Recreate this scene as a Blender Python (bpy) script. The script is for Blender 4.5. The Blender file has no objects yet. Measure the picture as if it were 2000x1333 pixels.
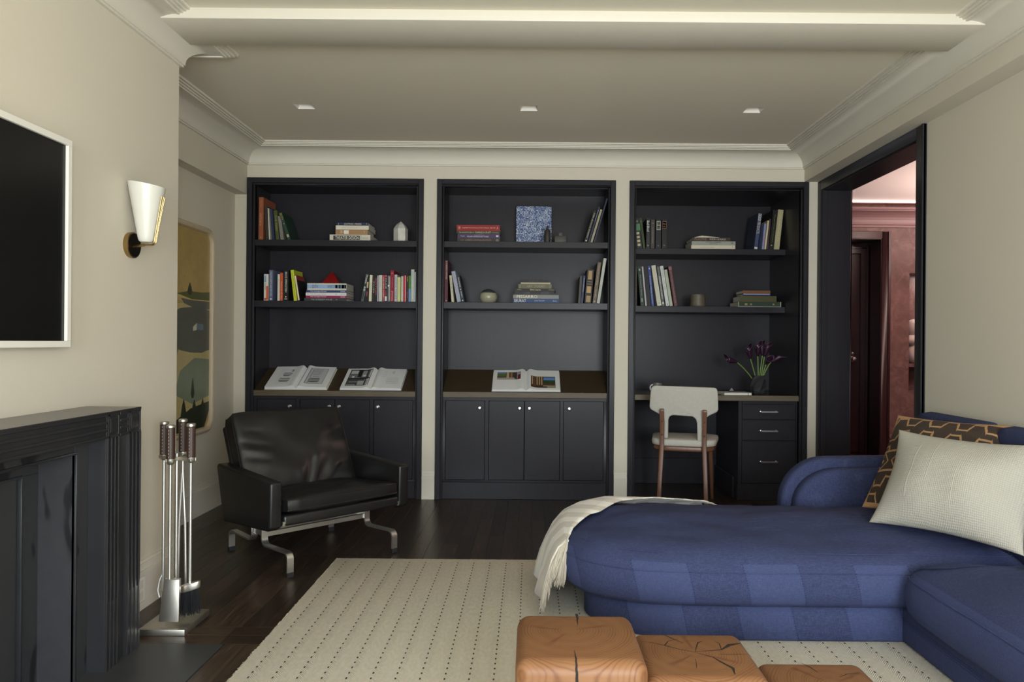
import bpy, bmesh, math, random
from mathutils import Vector, Matrix, noise
random.seed(7)
S = bpy.context.scene
C = S.collection

# ------------------------------------------------------------------ camera, world, light, exposure
FPX, EYE, ROLL, CXP, CYP = 1450.0, 1.149, 0.0085, 1035.0, 669.0     # focal length in px of a 2000 px wide frame
cd = bpy.data.cameras.new('camera'); cam = bpy.data.objects.new('camera', cd); C.objects.link(cam)
cd.sensor_width = 36.0; cd.lens = 36.0 * FPX / 2000.0
cd.shift_x = -(CXP - 1000.0) / 2000.0; cd.shift_y = (CYP - 666.5) / 2000.0
cd.clip_start = 0.02
c_, s_ = math.cos(ROLL), math.sin(ROLL)
cam.matrix_world = Matrix(((c_, -s_, 0, 0), (0, 0, -1, 0), (s_, c_, 0, EYE), (0, 0, 0, 1)))
S.camera = cam
S.view_settings.view_transform = 'Standard'; S.view_settings.look = 'None'
S.view_settings.gamma = 1.0; S.view_settings.use_curve_mapping = False
S.view_settings.exposure = 0.26
W = bpy.data.worlds.new('world'); S.world = W; W.use_nodes = True
W.node_tree.nodes['Background'].inputs[0].default_value = (0.75, 0.85, 1.0, 1)
W.node_tree.nodes['Background'].inputs[1].default_value = 0.4

def area(name, loc, rot, sx, sy, watts, col):
    ld = bpy.data.lights.new(name, 'AREA'); ld.shape = 'RECTANGLE'; ld.size = sx; ld.size_y = sy
    ld.energy = watts; ld.color = col
    o = bpy.data.objects.new(name, ld); C.objects.link(o); o.location = loc; o.rotation_euler = rot
    return o
# daylight through the two tall windows of the wall behind the camera
# (cool from the sky above, warm from the sunlit street below, as a window gives it)
for wx_, sky_w, street_w in ((-0.75, 78, 45), (1.05, 130, 84)):
    area('window_sky_light', (wx_, -1.64, 1.30), (math.radians(90 - 42), 0, 0), 1.20, 1.75, sky_w, (0.67, 0.835, 1.0))
    area('window_street_light', (wx_, -1.63, 1.30), (math.radians(90 + 38), 0, 0), 1.20, 1.75, street_w, (1.0, 0.88, 0.70))

# ------------------------------------------------------------------ helpers
def lin(c):
    c = c / 255.0
    return c / 12.92 if c <= 0.04045 else ((c + 0.055) / 1.055) ** 2.4
def rgb(r, g, b): return (lin(r), lin(g), lin(b))
def uv_of(px, py):
    dx, dy = px - CXP, py - CYP
    return dx * c_ + dy * s_, -dx * s_ + dy * c_
def at(px, py, Y):
    u, v = uv_of(px, py)
    return u * Y / FPX, EYE - v * Y / FPX

def orig(parent):
    v = Vector((0, 0, 0))
    while parent is not None:
        v += parent.location; parent = parent.parent
    return v

class MB:
    def __init__(s): s.v = []; s.f = []; s.uv = []
    def add(s, vs, fs):
        n = len(s.v); s.v += [tuple(p) for p in vs]; s.f += [tuple(i + n for i in f) for f in fs]
        return s
    def box(s, x0, x1, y0, y1, z0, z1):
        return s.add([(x0,y0,z0),(x1,y0,z0),(x1,y1,z0),(x0,y1,z0),(x0,y0,z1),(x1,y0,z1),(x1,y1,z1),(x0,y1,z1)],
                     [(0,3,2,1),(4,5,6,7),(0,1,5,4),(1,2,6,5),(2,3,7,6),(3,0,4,7)])
    def prism(s, poly, axis, a, b):
        n = len(poly); vs = []
        for w in (a, b):
            for (p, q) in poly:
                vs.append({'x': (w, p, q), 'y': (p, w, q), 'z': (p, q, w)}[axis])
        return s.add(vs, [tuple(range(n - 1, -1, -1)), tuple(range(n, 2 * n))] + [(i, (i + 1) % n, n + (i + 1) % n, n + i) for i in range(n)])
    def tube(s, pts, r, seg=10, cap=True):
        pts = [Vector(p) for p in pts]; n = len(pts)
        rr = r if isinstance(r, (list, tuple)) else [r] * n
        t0 = (pts[1] - pts[0]).normalized()
        up = Vector((0, 0, 1)) if abs(t0.z) < .9 else Vector((1, 0, 0))
        a = t0.cross(up).normalized(); rings = []
        for i, p in enumerate(pts):
            t = (pts[min(i + 1, n - 1)] - pts[max(i - 1, 0)]).normalized()
            a = (a - t * a.dot(t)).normalized(); b = t.cross(a)
            rings.append([p + (a * math.cos(k * 2 * math.pi / seg) + b * math.sin(k * 2 * math.pi / seg)) * rr[i] for k in range(seg)])
        fs = []
        for i in range(n - 1):
            for k in range(seg):
                k2 = (k + 1) % seg
                fs.append((i * seg + k, i * seg + k2, (i + 1) * seg + k2, (i + 1) * seg + k))
        if cap: fs += [tuple(range(seg - 1, -1, -1)), tuple((n - 1) * seg + k for k in range(seg))]
        return s.add([p for r_ in rings for p in r_], fs)
    def bar(s, pts, w, t, wdir):
        """flat bar swept along pts; w = width along wdir, t = thickness"""
        pts = [Vector(p) for p in pts]; wd = Vector(wdir).normalized(); n = len(pts); vs = []
        for i, p in enumerate(pts):
            tg = (pts[min(i + 1, n - 1)] - pts[max(i - 1, 0)]).normalized(); nn = tg.cross(wd).normalized()
            for (a, b) in ((-1, -1), (1, -1), (1, 1), (-1, 1)): vs.append(p + wd * a * w / 2 + nn * b * t / 2)
        fs = [(3, 2, 1, 0), tuple((n - 1) * 4 + k for k in range(4))]
        for i in range(n - 1):
            for k in range(4): fs.append((i * 4 + k, i * 4 + (k + 1) % 4, (i + 1) * 4 + (k + 1) % 4, (i + 1) * 4 + k))
        return s.add(vs, fs)
    def lathe(s, prof, c=(0, 0, 0), seg=24, axis='z'):
        vs = []; n = len(prof)
        for (r, h) in prof:
            for k in range(seg):
                a = k * 2 * math.pi / seg; p = (r * math.cos(a), r * math.sin(a), h)
                if axis == 'y': p = (p[0], p[2], p[1])
                if axis == 'x': p = (p[2], p[0], p[1])
                vs.append((p[0] + c[0], p[1] + c[1], p[2] + c[2]))
        fs = []
        for i in range(n - 1):
            for k in range(seg): fs.append((i * seg + k, i * seg + (k + 1) % seg, (i + 1) * seg + (k + 1) % seg, (i + 1) * seg + k))
        if prof[0][0] > 1e-5: fs.append(tuple(range(seg - 1, -1, -1)))
        if prof[-1][0] > 1e-5: fs.append(tuple((n - 1) * seg + k for k in range(seg)))
        return s.add(vs, fs)
    def grid(s, rows, close=False):
        n = len(rows); m = len(rows[0]); fs = []
        for i in range(n - 1):
            for k in range(m if close else m - 1):
                fs.append((i * m + k, i * m + (k + 1) % m, (i + 1) * m + (k + 1) % m, (i + 1) * m + k))
        return s.add([p for r in rows for p in r], fs)
    def build(s, name, mat, parent=None, bevel=0, seg=2, smooth=False, local=False, origin=None, angle=35, kind=None, fixn=True):
        me = bpy.data.meshes.new(name)
        off = Vector((0, 0, 0))
        if origin is not None: off = Vector(origin)
        elif parent is not None and not local: off = orig(parent)
        me.from_pydata([Vector(p) - off for p in s.v], [], s.f)
        if len(s.uv) == len(s.v) and s.uv:
            ul = me.uv_layers.new(name='uv')
            for lp in me.loops: ul.data[lp.index].uv = s.uv[lp.vertex_index]
        bm = bmesh.new(); bm.from_mesh(me)
        if bevel:
            bmesh.ops.remove_doubles(bm, verts=bm.verts, dist=1e-6)
            ed = [e for e in bm.edges if len(e.link_faces) == 2 and e.calc_face_angle(0) > math.radians(25)]
            bmesh.ops.bevel(bm, geom=ed, offset=bevel, segments=seg, profile=.5, affect='EDGES', clamp_overlap=True)
        if fixn: bmesh.ops.recalc_face_normals(bm, faces=bm.faces)
        bm.to_mesh(me); bm.free()
        if smooth or bevel:
            for p in me.polygons: p.use_smooth = True
            me.set_sharp_from_angle(angle=math.radians(angle))
        me.materials.append(mat)
        o = bpy.data.objects.new(name, me); C.objects.link(o)
        if parent is not None: o.parent = parent
        if origin is not None: o.location = origin
        if kind: o['kind'] = kind
        return o

def tag(o, label, cat, group=None):
    o['label'] = label; o['category'] = cat
    if group: o['group'] = group
    return o
def thing(name, label, cat, loc=(0, 0, 0), rot=(0, 0, 0), group=None):
    o = bpy.data.objects.new(name, None); C.objects.link(o); o.empty_display_size = .05
    o.location = loc; o.rotation_euler = rot
    return tag(o, label, cat, group)
def struct(name, mb, mat, **k):
    o = mb.build(name, mat, **k); o['kind'] = 'structure'; return o

_txt = {}
def text_geo(body):
    if body not in _txt:
        cu = bpy.data.curves.new('txt', 'FONT'); cu.body = body; cu.resolution_u = 2
        ob = bpy.data.objects.new('txt', cu); me = bpy.data.meshes.new_from_object(ob)
        vs = [tuple(v.co) for v in me.vertices]; fs = [tuple(p.vertices) for p in me.polygons]
        bpy.data.objects.remove(ob); bpy.data.curves.remove(cu); bpy.data.meshes.remove(me)
        if not vs: vs = [(0, 0, 0)]
        x0 = min(v[0] for v in vs); x1 = max(v[0] for v in vs); y0 = min(v[1] for v in vs); y1 = max(v[1] for v in vs)
        _txt[body] = ([((v[0] - x0) / max(x1 - x0, 1e-6), (v[1] - y0) / max(y1 - y0, 1e-6)) for v in vs], fs)
    return _txt[body]
def text_mb(body, o, xd, yd, w, h):
    """text in the rectangle with corner o, x edge xd*w, y edge yd*h"""
    vs, fs = text_geo(body); o = Vector(o); xd = Vector(xd); yd = Vector(yd); m = MB()
    m.add([o + xd * (a * w) + yd * (b * h) for a, b in vs], fs); return m

# ------------------------------------------------------------------ materials
class NT:
    def __init__(s, name):
        s.m = bpy.data.materials.new(name); s.m.use_nodes = True; s.t = s.m.node_tree
        s.b = s.t.nodes['Principled BSDF']
        s.tc = s.n('ShaderNodeTexCoord')
    def n(s, typ, **k):
        x = s.t.nodes.new(typ)
        for a, b in k.items(): setattr(x, a, b)
        return x
    def put(s, sock, val):
        if isinstance(val, bpy.types.NodeSocket): s.t.links.new(val, sock)
        else: sock.default_value = val
    def math(s, op, a, b=0.0, c=None, clamp=False):
        x = s.n('ShaderNodeMath', operation=op); x.use_clamp = clamp
        s.put(x.inputs[0], a); s.put(x.inputs[1], b)
        if c is not None: s.put(x.inputs[2], c)
        return x.outputs[0]
    def xyz(s, src=None):
        x = s.n('ShaderNodeSeparateXYZ'); s.put(x.inputs[0], src or s.tc.outputs['Object']); return x.outputs
    def map(s, scale=(1, 1, 1), src=None, rot=(0, 0, 0)):
        x = s.n('ShaderNodeMapping'); x.inputs['Scale'].default_value = scale; x.inputs['Rotation'].default_value = rot
        s.put(x.inputs[0], src or s.tc.outputs['Object']); return x.outputs[0]
    def noise(s, scale, vec=None, detail=3.0, rough=.5, dist=0.0):
        x = s.n('ShaderNodeTexNoise'); x.inputs['Scale'].default_value = scale; x.inputs['Detail'].default_value = detail
        x.inputs['Roughness'].default_value = rough; x.inputs['Distortion'].default_value = dist
        s.put(x.inputs['Vector'], vec or s.tc.outputs['Object']); return x.outputs['Fac']
    def mix(s, f, a, b):
        x = s.n('ShaderNodeMix', data_type='RGBA')
        s.put(x.inputs[0], f)
        for sk, val in ((x.inputs[6], a), (x.inputs[7], b)):
            s.put(sk, (*val, 1) if isinstance(val, tuple) and len(val) == 3 else val)
        return x.outputs[2]
    def ramp(s, f, stops):
        x = s.n('ShaderNodeValToRGB'); e = x.color_ramp.elements
        while len(e) < len(stops): e.new(.5)
        for i, (p, col) in enumerate(stops): e[i].position = p; e[i].color = (*col, 1)
        s.put(x.inputs[0], f); return x.outputs[0]
    def step(s, f, lo, hi):
        x = s.n('ShaderNodeMapRange'); x.interpolation_type = 'SMOOTHSTEP'
        x.inputs[1].default_value = lo; x.inputs[2].default_value = hi; s.put(x.inputs[0], f); return x.outputs[0]
    def bump(s, h, strength=.3, dist=.002):
        x = s.n('ShaderNodeBump'); x.inputs['Strength'].default_value = strength; x.inputs['Distance'].default_value = dist
        s.put(x.inputs['Height'], h); s.t.links.new(x.outputs[0], s.b.inputs['Normal'])
    def fin(s, col, rough=.5, metal=0.0):
        s.put(s.b.inputs['Base Color'], (*col, 1) if isinstance(col, tuple) else col)
        s.put(s.b.inputs['Roughness'], rough); s.put(s.b.inputs['Metallic'], metal); return s.m

def scl(c, k): return tuple(min(1, x * k) for x in c)
_mc = {}
def M(name, col, rough=.5, metal=0.0, var=.08, vs=12, stretch=(1, 1, 1), bs=0, bstr=.1, bd=.001, coat=0, spec=None):
    key = (name,)
    if key in _mc: return _mc[key]
    t = NT(name); v = t.map(stretch)
    f = t.noise(vs, v, 4)
    c = t.mix(f, scl(col, 1 - var), scl(col, 1 + var))
    if bs: t.bump(t.noise(bs, v, 3), bstr, bd)
    if coat: t.b.inputs['Coat Weight'].default_value = coat; t.b.inputs['Coat Roughness'].default_value = .1
    if spec is not None: t.b.inputs['Specular IOR Level'].default_value = spec
    _mc[key] = t.fin(c, rough, metal); return _mc[key]
def bookmat(col, rough=.45):
    k = 'book_' + '_'.join(str(int(x)) for x in col)
    return M(k, tuple(min(.9, lin(x) * .98) for x in col), rough, var=.06, vs=40, spec=.2)

m_wall = M('wall_paint', (.60, .557, .46), .85, var=.025, vs=3, bs=180, bstr=.03)
m_ceil = M('ceiling_paint_lifted', (.69, .642, .53), .9, var=.02, vs=2)  # the wall's paint raised in tone to make up for dim ceiling light
m_trim = M('trim_paint', (.64, .61, .525), .6, var=.02, vs=3)
m_dark = M('charcoal_lacquer', (.0268, .0258, .0305), .30, var=.18, vs=22, stretch=(6, 6, .25), bs=60, bstr=.03, spec=.13)
m_ledge = M('dark_stained_oak', (.045, .030, .016), .42, var=.4, vs=14, stretch=(.8, 7, 7), bs=40, bstr=.1)
m_ledge_edge = M('worn_oak_edge', (.092, .068, .037), .55, var=.35, vs=16, stretch=(.8, 7, 7))
m_black = M('black_void', (.004, .004, .004), .9)
m_chrome = M('polished_nickel', (.90, .89, .87), .26, 1.0, var=.02)
m_steel = M('brushed_steel', (.74, .73, .70), .36, 1.0, var=.1, vs=30, stretch=(1, 1, .2))
m_pewter = M('pewter', (.56, .53, .47), .40, 1.0, var=.25, vs=14, bs=30, bstr=.15)
m_brass = M('aged_brass', (.36, .25, .11), .3, 1.0, var=.12)
m_brassd = M('dark_bronze', (.035, .028, .02), .35, 1.0, var=.2)
m_page = M('book_pages', (.55, .52, .44), .8, var=.15, vs=90, stretch=(8, 1, 1))
m_paper = M('white_paper', (.72, .72, .70), .6, var=.02)
# ------------------------------------------------------------------ the room shell
XL, XR, XC, YB, YCH = -2.157, 2.105, -1.65, 5.41, 3.47       # left wall, right wall, chimney breast, back wall, breast end
SL, SR, SOF = -2.07, 1.99, 2.335                             # soffit faces and underside
CEIL, COR = 2.556, 2.425
BAYS = ((-2.066, -.781), (-.684, .616), (.716, 2.02))
CAST = 2.333
m = MB()
m.box(XL - .1, BAYS[0][0], YB, YB + .06, 0, CEIL)
m.box(BAYS[0][1], BAYS[1][0], YB, YB + .06, 0, CAST); m.box(BAYS[1][1], BAYS[2][0], YB, YB + .06, 0, CAST)
m.box(BAYS[2][1], XR + .2, YB, YB + .06, 0, CEIL); m.box(BAYS[0][0], BAYS[2][1], YB, YB + .06, CAST, CEIL)
struct('wall_back', m, m_wall)
struct('wall_left', MB().box(XL - .1, XL, -1.7, YB + .05, 0, CEIL), m_wall)
struct('wall_left_breast', MB().box(XL, XC, .3, YCH, 0, CEIL), m_wall)
m = MB(); m.box(XL, SL, YCH, YB, 2.21, CEIL); struct('wall_left_soffit', m, m_wall)
WT = .19                                                     # thickness of the wall to the hall
DY0, DY1, DH = 4.03, 5.35, 2.265                             # doorway
m = MB(); m.box(XR, XR + WT, -1.7, DY0, 0, CEIL); m.box(XR, XR + WT, DY1, YB + .05, 0, CEIL); m.box(XR, XR + WT, DY0, DY1, DH, CEIL)
struct('wall_right', m, m_wall)
struct('wall_right_soffit', MB().box(SR, XR, -1.7, YB, SOF, CEIL), m_wall)
# wall behind the camera with two windows
m = MB(); wx = ((-1.40, -.10), (.40, 1.70)); wz = (.38, 2.22)
m.box(XL, wx[0][0], -1.7, -1.58, 0, CEIL); m.box(wx[0][1], wx[1][0], -1.7, -1.58, 0, CEIL); m.box(wx[1][1], XR, -1.7, -1.58, 0, CEIL)
m.box(wx[0][0], wx[1][1], -1.7, -1.58, wz[1], CEIL); m.box(wx[0][0], wx[1][1], -1.7, -1.58, 0, wz[0])
struct('wall_front', m, m_wall)
for i, (a, b) in enumerate(wx):
    m = MB(); m.box(a, a + .05, -1.66, -1.6, *wz); m.box(b - .05, b, -1.66, -1.6, *wz); m.box(a, b, -1.66, -1.6, wz[0], wz[0] + .05)
    m.box(a, b, -1.66, -1.6, wz[1] - .05, wz[1]); m.box(a, b, -1.66, -1.62, 1.28, 1.32)
    struct('window_%d' % (i + 1), m, m_trim)

# ceiling with three square holes for the recessed downlights
LX, LY, LH = (-1.368, -.018, 1.334), 4.46, .052
m = MB(); m.box(XL, XR, -1.7, LY - LH, CEIL, CEIL + .03); m.box(XL, XR, LY + LH, YB + .05, CEIL, CEIL + .03)
xs = [XL] + [v for x in LX for v in (x - LH, x + LH)] + [XR]
for i in range(0, 8, 2): m.box(xs[i], xs[i + 1], LY - LH, LY + LH, CEIL, CEIL + .03)
struct('ceiling', m, m_ceil)
m_white = M('white_plaster', (.75, .72, .66), .7, var=.02)
for x, lab in zip(LX, ('leftmost of the three', 'middle one of the three', 'rightmost of the three')):
    t = thing('recessed_downlight', 'square trimless recessed downlight in the ceiling, ' + lab, 'ceiling light', (x, LY, CEIL), group='recessed ceiling downlights')
    h, k, d = LH, .012, .075
    r = MB(); a = [(-h, -h), (h, -h), (h, h), (-h, h)]; b = [(-k, -k + .01), (k, -k + .01), (k, k + .01), (-k, k + .01)]
    r.add([(p, q, 0.0) for p, q in a] + [(p, q, d) for p, q in b], [(i, (i + 1) % 4, 4 + (i + 1) % 4, 4 + i) for i in range(4)])
    r.build('reflector', m_white, t, local=True, fixn=False)
    MB().box(-k, k, -k + .01, k + .01, d, d + .01).build('aperture', m_black, t, local=True)
struct('trim_1', MB().box(XC + .01, SR - .005, 3.145, 3.435, EYE + 1.362, CEIL + .01), m_trim, bevel=.004)     # the dropped beam

# coved cornice swept round the room
prof = [(-.004, COR), (.014, COR), (.014, COR + .010), (.020, COR + .010), (.020, COR + .019)]
for k in range(9):
    a = k / 8 * math.pi / 2; prof.append((.145 - .125 * math.cos(a), COR + .019 + .085 * math.sin(a)))
for k in range(4):
    p0 = .145 + k * .014; z0 = COR + .104 + k * .0068
    prof += [(p0, z0 - .004), (p0 + .011, z0 - .004), (p0 + .011, z0 + .003)]
prof += [(.203, CEIL + .002), (-.004, CEIL + .002)]
path = [((XC, -1.6), (1, 0)), ((XC, YCH), (1, 1)), ((SL, YCH), (1, 1)), ((SL, YB), (1, -1)), ((SR, YB), (-1, -1)), ((SR, -1.6), (-1, 0))]
m = MB(); m.grid([[(x + p * dx, y + p * dy, z) for p, z in prof] for (x, y), (dx, dy) in path])
struct('trim_2', m, m_trim, smooth=True, angle=20)

# baseboards
def base(name, segs):
    m = MB()
    for (x0, x1, y0, y1, nx, ny) in segs:
        for (t, za, zb) in ((.016, 0, .032), (.013, .032, .145), (.018, .145, .165), (.011, .165, .192), (.006, .192, .205)):
            m.box(min(x0, x0 + nx * t), max(x1, x1 + nx * t), min(y0, y0 + ny * t), max(y1, y1 + ny * t), za, zb)
    struct(name, m, m_trim)
base('baseboard_left', [(XL, XL, YCH, YB, 1, 0)])
base('baseboard_breast', [(XC, XC, 2.775, YCH, 1, 0), (XL, XC, YCH, YCH, 0, 1)])
base('baseboard_back', [(XL, BAYS[0][0], YB, YB, 0, -1), (BAYS[0][1] + .002, BAYS[1][0] - .002, YB, YB, 0, -1), (BAYS[1][1] + .002, BAYS[2][0] - .002, YB, YB, 0, -1), (BAYS[2][1], XR, YB, YB, 0, -1)])
base('baseboard_right', [(XR, XR, -1.6, 3.95, -1, 0)])

# doorway to the hall, casing and jambs
m = MB()
for (y0, y1) in ((DY0 - .078, DY0), (DY1, YB)): m.box(XR - .018, XR + .01, y0, y1, 0, SOF - .002)
m.box(XR - .018, XR + .01, DY0, DY1, DH, SOF - .002)
m.box(XR - .024, XR - .004, DY0 - .078, DY0 - .064, 0, SOF - .002); m.box(XR - .010, XR + .03, DY0 - .004, DY0 + .012, 0, DH)
m.box(XR - .010, XR + .03, DY1 - .012, DY1 + .004, 0, DH)
m.box(XR, XR + WT + .01, DY0 - .01, DY0 + .006, 0, DH); m.box(XR, XR + WT + .01, DY1 - .006, DY1 + .01, 0, DH); m.box(XR, XR + WT + .01, DY0, DY1, DH - .006, DH + .01)
m.box(XR + WT - .005, XR + WT + .02, DY0 - .08, DY0, 0, SOF); m.box(XR + WT - .005, XR + WT + .02, DY1, DY1 + .08, 0, SOF); m.box(XR + WT - .005, XR + WT + .02, DY0, DY1, DH, SOF)
struct('door_1', m, m_dark, bevel=.002, seg=1)

# ------------------------------------------------------------------ the hall beyond
t = NT('rose_plaster'); f = t.noise(2.2, None, 7, .62, 1.2); g = t.noise(9, None, 6, .65, .8)
m_rose = t.fin(t.mix(t.step(g, .42, .72), t.ramp(f, [(.3, rgb(84, 58, 56)), (.7, rgb(116, 84, 81))]), rgb(130, 98, 94)), .6)
t.bump(g, .2, .003)
m_rosep = M('rose_trim', rgb(128, 94, 94), .5, var=.03); m_rosec = M('rose_ceiling', rgb(236, 216, 210), .9, var=.02)
m_maroon = M('maroon_lacquer', rgb(50, 27, 29), .32, var=.12, vs=10, stretch=(5, 5, .3))
m_halls = M('hall_floor_wood', rgb(62, 30, 24), .3, var=.3, vs=10, stretch=(8, .6, 1))
HX0, HX1, HY0, HY1 = XR + WT, 4.75, 3.6, 7.6
HC = 2.60
DX0, DX1, HDH, HREC = 2.72, 3.59, 2.24, 7.89                 # hall door recess
NX0, NX1 = 3.88, 4.34
m = MB(); th = .40
m.box(HX0, DX0, HY1, HY1 + th, 0, HC); m.box(DX0, DX1, HY1, HY1 + th, HDH, HC); m.box(DX1, NX0, HY1, HY1 + th, 0, HC); m.box(NX1, HX1 + .1, HY1, HY1 + th, 0, HC)
m.box(NX0, NX1, HY1, HY1 + th, 1.89, HC); m.box(NX0, NX1, HY1, HY1 + th, 0, .68); m.box(NX0, NX1, HY1 + .22, HY1 + th, .68, 1.89); m.box(NX0, NX1, HY1 - .004, HY1 + .22, .93, .965)
struct('wall_hall_back', m, m_rose)
struct('wall_hall_right', MB().box(HX1, HX1 + .1, HY0, HY1, 0, HC), m_rose)
struct('wall_hall_front', MB().box(HX0, HX1 + .1, HY0 - .1, HY0, 0, HC), m_rose)
struct('wall_hall_left', MB().box(HX0 - .06, HX0, YB + .07, HY1 + .3, 0, HC), m_rose)
struct('ceiling_hall', MB().box(HX0 - .05, HX1 + .1, HY0 - .1, HY1 + .3, HC, HC + .03), m_rosec)
struct('floor_hall', MB().box(XR + .0, HX1 + .1, HY0 - .1, 8.2, -.03, -.001), m_halls)
m = MB(); pr = [(0, 2.355), (.02, 2.355), (.02, 2.375), (.035, 2.38), (.035, 2.40)] + [(.155 - .12 * math.cos(k / 6 * math.pi / 2), 2.40 + .10 * math.sin(k / 6 * math.pi / 2)) for k in range(7)] + [(.155, 2.512), (.185, 2.512), (.185, 2.53), (0, 2.53)]
m.prism([(HY1 - p, z) for p, z in pr], 'x', HX0, HX1); struct('trim_3', m, m_rosep)
m = MB()
for tt, za, zb in ((.022, 0, .19), (.03, .19, .21), (.012, .21, .235)): m.box(DX1 + .09, HX1, HY1 - tt, HY1, za, zb)
struct('baseboard_hall', m, m_rosep)
# dark panelled hall door in its deep recess
t = thing('hall_door', 'dark maroon panelled door in the deep recess of the rose hall wall', 'door', (3.1, HREC, 0))
MB().box(DX0 + .09, DX1 - .09, HREC, HREC + .04, .012, 2.12).build('leaf', m_maroon, t)
for (a, b) in ((.12, .95), (1.05, 2.02)):
    fr = MB(); xa, xb = DX0 + .2, DX1 - .2
    fr.box(xa, xb, HREC - .008, HREC + .002, a, a + .02); fr.box(xa, xb, HREC - .008, HREC + .002, b - .02, b); fr.box(xa, xa + .02, HREC - .008, HREC + .002, a, b); fr.box(xb - .02, xb, HREC - .008, HREC + .002, a, b)
    fr.build('panel_moulding', m_maroon, t)
fr = MB()
for (w0, w1, pj) in ((0, .05, .03), (.05, .07, .045), (.07, .09, .02)):
    fr.box(DX1 - .09 + w0, DX1 - .09 + w1, HREC - pj, HREC + .03, 0, 2.12 + w1); fr.box(DX0 + .09 - w1, DX0 + .09 - w0, HREC - pj, HREC + .03, 0, 2.12 + w1); fr.box(DX0 + .09, DX1 - .09, HREC - pj, HREC + .03, 2.12 + w0, 2.12 + w1)
fr.build('inner_casing', m_maroon, t)
kb = MB(); kb.lathe([(.0, -.065), (.02, -.062), (.03, -.045), (.024, -.028), (.011, -.018), (.011, -.004), (.032, -.004), (.032, 0)], (3.425, HREC, 1.0), 16, 'y').build('door_knob', m_chrome, t, smooth=True)
MB().lathe([(.0, -.02), (.014, -.018), (.017, -.004), (.02, 0)], (3.425, HREC, 1.06), 14, 'y').build('thumb_turn', m_chrome, t, smooth=True)
m = MB(); m.box(DX1, DX1 + .085, HY1 - .02, HY1 + .01, 0, HDH + .07); m.box(DX0 - .085, DX0, HY1 - .02, HY1 + .01, 0, HDH + .07); m.box(DX0, DX1, HY1 - .02, HY1 + .01, HDH, HDH + .07)
m.box(DX1 + .06, DX1 + .085, HY1 - .03, HY1, 0, HDH + .07); m.box(DX1 - .008, DX1 + .002, HY1 - .01, HREC + .03, 0, HDH); m.box(DX0 - .002, DX0 + .008, HY1 - .01, HREC + .03, 0, HDH); m.box(DX0, DX1, HY1 - .01, HREC + .03, HDH - .008, HDH + .002)
m.box(DX0, DX1, HREC + .031, HREC + .08, -.02, HDH); m.box(DX0, DX1, HREC + .001, HREC + .04, 2.18, HDH)
struct('door_2', m, m_maroon, bevel=.002, seg=1)
# sculpture in the niche
t = thing('niche_sculpture', 'pale stacked rounded sculpture standing in the hall wall niche', 'sculpture', (3.98, HY1 + .10, .965))
m_plas = M('matte_plaster', (.62, .52, .50), .7, var=.05)
z = 0
for i, (r, h) in enumerate(((.085, .20), (.095, .11), (.08, .17))):
    pf = [(r * math.sin(k / 10 * math.pi) ** .7 if 0 < k < 10 else .001, z + h * (1 - math.cos(k / 10 * math.pi)) / 2) for k in range(11)]
    MB().lathe(pf, (t.location.x + (.012, -.02, .01)[i], t.location.y, .965), 20).build('rounded_block', m_plas, t, smooth=True, angle=60); z += h * .93
# hall lighting: unseen uplight added to brighten the ceiling, and a small niche spot
t = thing('added_uplight', 'added unseen brass uplight brightening the hall beyond the doorway', 'wall light', (HX1 - .12, 5.9, 1.75))
MB().lathe([(.05, -.06), (.10, .06), (.095, .06), (.045, -.05)], tuple(t.location), 20).build('bowl', m_brass, t, smooth=True)
MB().box(HX1 - .06, HX1 - .0, 5.87, 5.93, 1.69, 1.75).build('bracket', m_brass, t)
lo = area('added_uplight_bulb', (0, 0, .07), (math.radians(180), 0, 0), .16, .16, 105, (1.0, .9, .82)); lo.parent = t
t = thing('niche_spot', 'tiny recessed spot in the top of the hall wall niche', 'ceiling light', ((NX0 + NX1) / 2, HY1 + .1, 1.888))
MB().lathe([(.03, -.004), (.03, 0), (.02, 0), (.02, -.004)], tuple(t.location), 16).build('trim_ring', m_white, t)
lo = area('niche_spot_bulb', (0, 0, -.006), (0, 0, 0), .05, .05, 1.2, (1.0, .9, .82)); lo.parent = t

t = thing('cove_light', 'slim light strip hidden on top of the hall cornice', 'cove light', ((HX0 + HX1) / 2, HY1 - .10, 2.531))
MB().box(HX0 + .1, HX1 - .1, HY1 - .12, HY1 - .08, 2.531, 2.543).build('channel', m_white, t)
lo = area('cove_light_tube', (0, 0, .014), (math.radians(180 + 35), 0, 0), 2.2, .03, 3, (1.0, .90, .86)); lo.parent = t
# ------------------------------------------------------------------ floor: dark oak planks
t = NT('dark_oak_floor'); oi = t.n('ShaderNodeObjectInfo').outputs['Random']
off = t.n('ShaderNodeVectorMath', operation='ADD'); cmb = t.n('ShaderNodeCombineXYZ'); t.put(cmb.inputs[0], t.math('MULTIPLY', oi, 37.0)); t.put(cmb.inputs[1], t.math('MULTIPLY', oi, 91.0))
t.put(off.inputs[0], t.tc.outputs['Object']); t.put(off.inputs[1], cmb.outputs[0])
v = t.map((16, 1.3, 1), off.outputs[0]); g1 = t.noise(3.2, v, 6, .6, 1.4); v2 = t.map((60, 2, 1), off.outputs[0]); g2 = t.noise(4, v2, 3)
col = t.ramp(g1, [(.28, (.016, .0105, .0070)), (.52, (.032, .0200, .0130)), (.75, (.075, .045, .027))])
tone = t.math('MULTIPLY_ADD', oi, .7, .65)
mul = t.n('ShaderNodeMix', data_type='RGBA', blend_type='MULTIPLY'); mul.inputs[0].default_value = 1; t.put(mul.inputs[6], col); cc = t.n('ShaderNodeCombineColor')
for k in range(3): t.put(cc.inputs[k], tone)
t.put(mul.inputs[7], cc.outputs[0])
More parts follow.
